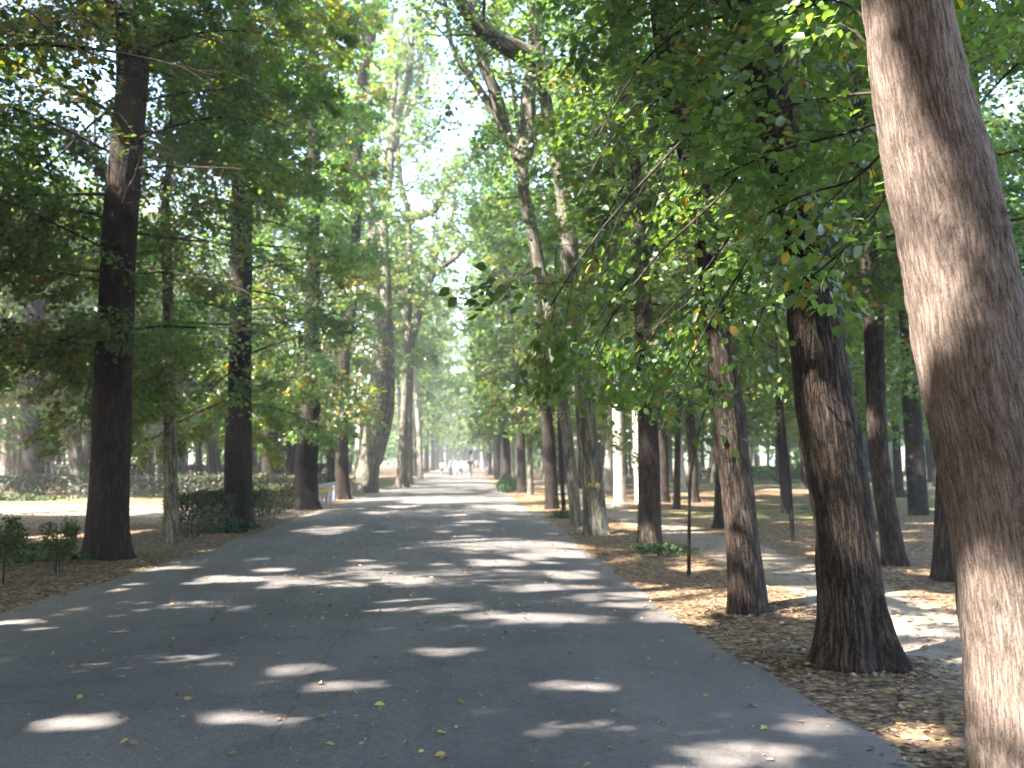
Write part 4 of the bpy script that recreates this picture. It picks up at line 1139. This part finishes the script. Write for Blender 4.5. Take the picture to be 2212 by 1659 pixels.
def boxmesh(name, boxes, mat, bev=.008, mats=None):
    b = bmesh.new()
    for (cx, cyy, cz, sx, sy, sz) in boxes:
        g = bmesh.ops.create_cube(b, size=1.0)
        for v in g['verts']: v.co = Vector((cx + v.co.x * sx, cyy + v.co.y * sy, cz + v.co.z * sz))
    if bev: bmesh.ops.bevel(b, geom=list(b.edges), offset=bev, segments=2, affect='EDGES')
    me = bpy.data.meshes.new(name); b.to_mesh(me); b.free(); me.materials.append(mat); return me


ra = ground(684, 1098); rb = ground(722, 1085)
rl = bpy.data.objects.new('railing', None); COL.objects.link(rl); rl.location = (ra[0], ra[1], .02)
tag(rl, 'low blue grey railing of wide posts with a yellow band at the left road edge', 'railing')
LR = float(np.linalg.norm(rb - ra)); rl.rotation_euler = (0, 0, math.atan2(rb[1] - ra[1], rb[0] - ra[0]))
for k in range(5):
    xk = .1 + (LR - .2) * k / 4
    obj('post', boxmesh('post', [(0, 0, .36, .26, .09, .72)], M['post']), rl, (xk, 0, 0))
obj('rail', boxmesh('rail', [(LR / 2, -.06, .72, LR, .03, .13)], M['rail']), rl)
obj('band', boxmesh('band', [(LR * .42, -.062, .54, LR * .84, .025, .13)], M['band']), rl)


# ------------------------------------------------------------------ people on the road
def skin(name, pts, edges, mat, sub=2, parent=None):
    me = bpy.data.meshes.new(name); me.from_pydata([p[0] for p in pts], edges, [])
    o = obj(name, me, parent)
    m = o.modifiers.new('skin', 'SKIN'); m.use_smooth_shade = True
    for i_, p in enumerate(pts):
        sv = me.skin_vertices[0].data[i_]; rx = p[1]
        sv.radius = rx if isinstance(rx, tuple) else (rx, rx); sv.use_root = (i_ == 0)
    s_ = o.modifiers.new('sub', 'SUBSURF'); s_.levels = sub; s_.render_levels = sub
    me.materials.append(mat); return o


M['skin'] = plain('skin', (.48, .30, .22), .6, .08, 30)
M['hair'] = plain('hair', (.035, .025, .02), .6, .3, 60)
cloth = {}


def fab(c):
    if c not in cloth: cloth[c] = plain('fabric', c, .85, .18, 25, spec=.2)
    return cloth[c]


def person(label, x, y, h, face, top, bot, shorts=False, stride=.16, longtop=False, lean=0.0, seed=0):
    k = h / 1.74; q = np.random.RandomState(seed)
    root = bpy.data.objects.new('person', None); COL.objects.link(root); root.location = (x, y, .06); root.rotation_euler = (0, 0, face); root.scale = (k, k, k)
    tag(root, label, 'person', 'people strolling far down the road')
    st = stride
    J = {'pel': (0, 0, .95), 'bel': (0, .01, 1.10), 'che': (0, .02 + lean * .3, 1.30), 'nec': (0, .03 + lean * .5, 1.47), 'jaw': (0, .05 + lean * .6, 1.56), 'hd': (0, .04 + lean * .7, 1.66), 'cr': (0, .02 + lean * .7, 1.72)}
    pts = [(J['pel'], (.15, .11)), (J['bel'], (.135, .10)), (J['che'], (.165, .11)), (J['nec'], .055), (J['jaw'], (.06, .075)), (J['hd'], (.078, .095)), (J['cr'], (.05, .065))]
    ed_ = [(0, 1), (1, 2), (2, 3), (3, 4), (4, 5), (5, 6)]
    pts.append(((0, .15 + lean * .7, 1.63), .012)); ed_.append((5, 7))
    arm = {}; leg = {}
    for s_ in (-1, 1):
        sw = st * s_ * .9
        sh = (s_ * .19, .02 + lean * .3, 1.41); el = (s_ * .25, -.01 - sw * .5, 1.14); wr = (s_ * .24, .07 - sw * 1.1, .91); pm = (s_ * .235, .09 - sw * 1.2, .84)
        b_ = len(pts); pts += [(sh, .055), (el, .040), (wr, .027), (pm, (.038, .02))]; ed_ += [(2, b_), (b_, b_ + 1), (b_ + 1, b_ + 2), (b_ + 2, b_ + 3)]
        arm[s_] = (sh, el, wr)
        for fi in range(4):
            c_ = len(pts); fx = (fi - 1.5) * .019; ln = (.075, .085, .08, .062)[fi]
            pts += [((pm[0] - s_ * .004, pm[1] + fx, pm[2] - .04), .009), ((pm[0] - s_ * .018, pm[1] + fx * 1.1, pm[2] - .04 - ln * .7), .007)]; ed_ += [(b_ + 3, c_), (c_, c_ + 1)]
        c_ = len(pts); pts += [((pm[0] - s_ * .01, pm[1] + .045, pm[2] + .0), .010), ((pm[0] - s_ * .02, pm[1] + .06, pm[2] - .045), .008)]; ed_ += [(b_ + 3, c_), (c_, c_ + 1)]
        hp = (s_ * .09, 0, .90); kn = (s_ * .10, .04 + st * s_ * .5, .50); an = (s_ * .10, st * s_ * 1.15, .09); to = (s_ * .11, st * s_ * 1.15 + .15, .035)
        b_ = len(pts); pts += [(hp, .088), (kn, .058), (an, .038), (to, (.035, .025))]; ed_ += [(0, b_), (b_, b_ + 1), (b_ + 1, b_ + 2), (b_ + 2, b_ + 3)]
        leg[s_] = (hp, kn, an)
    skin('body', pts, ed_, M['skin'], 2, root)
    # shirt
    zb = .62 if longtop else .93
    tp = [((0, .0, zb), (.20 if longtop else .175, .14)), (J['bel'], (.16, .125)), (J['che'], (.185, .13)), ((0, .03 + lean * .5, 1.45), .075)]; te = [(0, 1), (1, 2), (2, 3)]
    for s_ in (-1, 1):
        sh, el, wr = arm[s_]; b_ = len(tp); m_ = tuple(sh[i_] * .35 + el[i_] * .65 for i_ in range(3)); tp += [(sh, .072), (m_, .056)]; te += [(2, b_), (b_, b_ + 1)]
    skin('shirt', tp, te, fab(top), 2, root)
    tp = [((0, 0, .97), (.165, .125)), ((0, 0, .90), (.165, .125))]; te = [(0, 1)]
    for s_ in (-1, 1):
        hp, kn, an = leg[s_]; b_ = len(tp)
        k2 = kn if shorts else an
        tp += [(hp, .105), (kn, .08)]; te += [(1, b_), (b_, b_ + 1)]
        if not shorts: tp += [(an, .062)]; te += [(b_ + 1, b_ + 2)]
    skin('trousers' if not shorts else 'shorts', tp, te, fab(bot), 2, root)
    skin('hair', [((0, .0 + lean * .7, 1.70), (.085, .09)), ((0, -.04 + lean * .7, 1.64), (.075, .06)), ((0, -.05 + lean * .6, 1.57), .05)], [(0, 1), (1, 2)], M['hair'], 2, root)
    for s_ in (-1, 1):
        an = leg[s_][2]; skin('shoe', [((an[0], an[1] - .03, .045), (.045, .045)), ((an[0] + s_ * .01, an[1] + .14, .035), (.042, .032))], [(0, 1)], fab((.06, .055, .05)), 1, root)
    return root


def pf(xf, yf): return ground(xf * 2212 / 2592, yf * 2212 / 2592, .06)


W_ = (.6, .6, .58)
for args in [('person in a lavender shirt and dark shorts walking at the left road edge', 1118, 1205.0, 1.55, 0, (.30, .29, .48), (.03, .03, .05), True, .14),
             ('person in a light blue top and dark trousers beside the white clad one', 1140, 1206.5, 1.72, math.pi, (.08, .15, .30), (.02, .03, .04), False, .10),
             ('person dressed all in white in the middle of the strolling group', 1153, 1205.5, 1.66, math.pi, W_, W_, False, .10),
             ('smaller person in a white shirt and dark shorts right of the white clad one', 1166, 1208.0, 1.62, math.pi, W_, (.05, .07, .05), True, .15),
             ('person in a dark jacket and pale trousers striding on the right of the group', 1190, 1209.5, 1.80, math.pi, (.02, .018, .03), (.45, .38, .32), False, .2),
             ('person in a blue top and long white trousers near the right road edge', 1231, 1205.0, 1.66, 0, (.08, .16, .36), W_, False, .08),
             ('person in grey standing small and far behind the strolling group', 1205, 1186.0, 1.7, 0, (.4, .38, .42), (.2, .2, .22), False, .05)]:
    lab, fx, fy, h, fc, tc, bc, sh_, st_ = args
    p = pf(fx, fy); person(lab, p[0], p[1], h, fc, tc, bc, sh_, st_)


# ------------------------------------------------------------------ parked cars
M['glass'] = plain('car_glass', (.03, .035, .04), .12, .05, 5, spec=.8)
M['tyre'] = plain('tyre', (.02, .02, .02), .85, .2, 20)
M['chrome'] = plain('hub', (.4, .4, .42), .35, .1, 10, .8)
M['lampw'] = plain('lamp_glass', (.75, .75, .72), .2, .05, 10)
M['lampr'] = plain('tail_lamp', (.5, .03, .02), .25, .1, 10)


def car(label, loc, rot, colr):
    root = bpy.data.objects.new('parked_car', None); COL.objects.link(root); root.location = loc; root.rotation_euler = (0, 0, rot)
    tag(root, label, 'car', 'cars parked beyond the trees')
    paint = plain('car_paint', colr, .35, .05, 3, spec=.6)
    prof = [(-2.05, .32), (-2.1, .62), (-1.98, .85), (-1.15, .95), (-.55, 1.38), (.75, 1.42), (1.55, .98), (2.0, .88), (2.08, .55), (2.02, .30)]
    Vv, Ff = [], []
    for yy, sc2 in ((-.84, 1), (-.78, 1), (.78, 1), (.84, 1)):
        for (x_, z_) in prof:
            ins = .14 if z_ > 1.1 else 0
            yq = yy - math.copysign(ins, yy) if True else yy
            f_ = .975 if abs(yy) > .8 else 1
            Vv.append((x_ * f_, yq, .3 + (z_ - .3) * f_))
    npf_ = len(prof)
    me = bpy.data.meshes.new('body')
    for a_ in range(3):
        for b_ in range(npf_): b2 = (b_ + 1) % npf_; Ff.append((a_ * npf_ + b_, a_ * npf_ + b2, (a_ + 1) * npf_ + b2, (a_ + 1) * npf_ + b_))
    Ff += [tuple(range(npf_))[::-1], tuple(range(3 * npf_, 4 * npf_))]
    me.from_pydata(Vv, [], Ff); me.materials.append(paint); me.polygons.foreach_set('use_smooth', [False] * len(me.polygons)); obj('body', me, root)
    for s_ in (-1, 1):
        for (a_, b_) in (((-1.0, -.5), (.05, 1)), ((.12, .95), (.12, 1))):
            pass
        obj('side_window', mesh_np('side_window', [(-.98, s_ * .80, .99), (1.38, s_ * .80, 1.0), (.72, s_ * .712, 1.35), (-.52, s_ * .712, 1.32)], [np.array([[0, 1, 2, 3]])], M['glass']), root)
        for xx in (-1.3, 1.32):
            b = bmesh.new(); bmesh.ops.create_cone(b, cap_ends=True, segments=24, radius1=.32, radius2=.32, depth=.2)
            bmesh.ops.bevel(b, geom=[e for e in b.edges if e.is_boundary is False and abs(e.verts[0].co.z - e.verts[1].co.z) < .01], offset=.03, segments=2, affect='EDGES')
            mw = bpy.data.meshes.new('wheel'); b.to_mesh(mw); b.free(); mw.materials.append(M['tyre'])
            wo = obj('wheel', mw, root, (xx, s_ * .78, .32)); wo.rotation_euler = (math.pi / 2, 0, 0)
            b = bmesh.new(); bmesh.ops.create_cone(b, cap_ends=True, segments=20, radius1=.18, radius2=.14, depth=.03)
            mh = bpy.data.meshes.new('rim'); b.to_mesh(mh); b.free(); mh.materials.append(M['chrome']); obj('rim', mh, wo, (0, 0, -s_ * .105))
    obj('windscreen', mesh_np('windscreen', [(-1.09, -.66, 1.0), (-1.09, .66, 1.0), (-.60, .58, 1.355), (-.60, -.58, 1.355)], [np.array([[0, 1, 2, 3]])], M['glass']), root).location.x = -.02
    obj('rear_window', mesh_np('rear_window', [(1.53, -.64, 1.01), (1.53, .64, 1.01), (.84, .56, 1.39), (.84, -.56, 1.39)], [np.array([[0, 1, 2, 3]])], M['glass']), root).location.x = .02
    for s_ in (-1, 1):
        obj('headlight', boxmesh('headlight', [(-2.06, s_ * .58, .68, .06, .3, .14)], M['lampw'], .01), root)
        obj('tail_light', boxmesh('tail_light', [(2.03, s_ * .62, .76, .06, .24, .14)], M['lampr'], .01), root)
    return root


car('white car parked in the road far behind the strolling group', (at(1005, 1000, 176)[0], 176, .06), R(90), (.8, .8, .8))
car('pale pinkish car seen beyond the hedge on the far left', (at(124, 1000, 98)[0], 98, .05), R(70), (.75, .6, .6))
car('red and white car beside the pale pinkish one', (at(98, 1000, 104)[0], 104, .05), R(84), (.6, .1, .05))

# orange sign board glimpsed between the trunks on the far left
sg = bpy.data.objects.new('sign_board', None); COL.objects.link(sg)
pp = at(40, 1000, 92); sg.location = (pp[0], 92, .03)
tag(sg, 'small orange and grey board on a post among the trunks at far left', 'sign')
obj('post', boxmesh('post', [(0, .05, 1.7, .08, .08, 3.4)], M['rail']), sg)
obj('board', boxmesh('board', [(0, 0, 2.95, 1.1, .05, .75)], plain('orange_paint', (.75, .22, .05), .5, .15, 6)), sg)
obj('top_panel', boxmesh('top_panel', [(0, 0, 3.6, 1.1, .05, .5)], M['post']), sg)

hz = boxmesh('haze', [(0, 110, 15.5, 420, 300, 34)], M['rail'], 0)
hm = bpy.data.materials.new('haze'); hm.use_nodes = True; t_ = hm.node_tree; t_.nodes.clear()
pv = t_.nodes.new('ShaderNodeVolumePrincipled'); pv.inputs['Density'].default_value = HAZE; pv.inputs['Color'].default_value = (.9, .95, .97, 1); pv.inputs['Anisotropy'].default_value = .2
ho = t_.nodes.new('ShaderNodeOutputMaterial'); t_.links.new(pv.outputs[0], ho.inputs['Volume'])
hz.materials.clear(); hz.materials.append(hm)
if HAZE: tag(obj('haze', hz), kind='stuff')

print('LEAVES', stats['leaves'], 'OBJECTS', len(COL.objects))
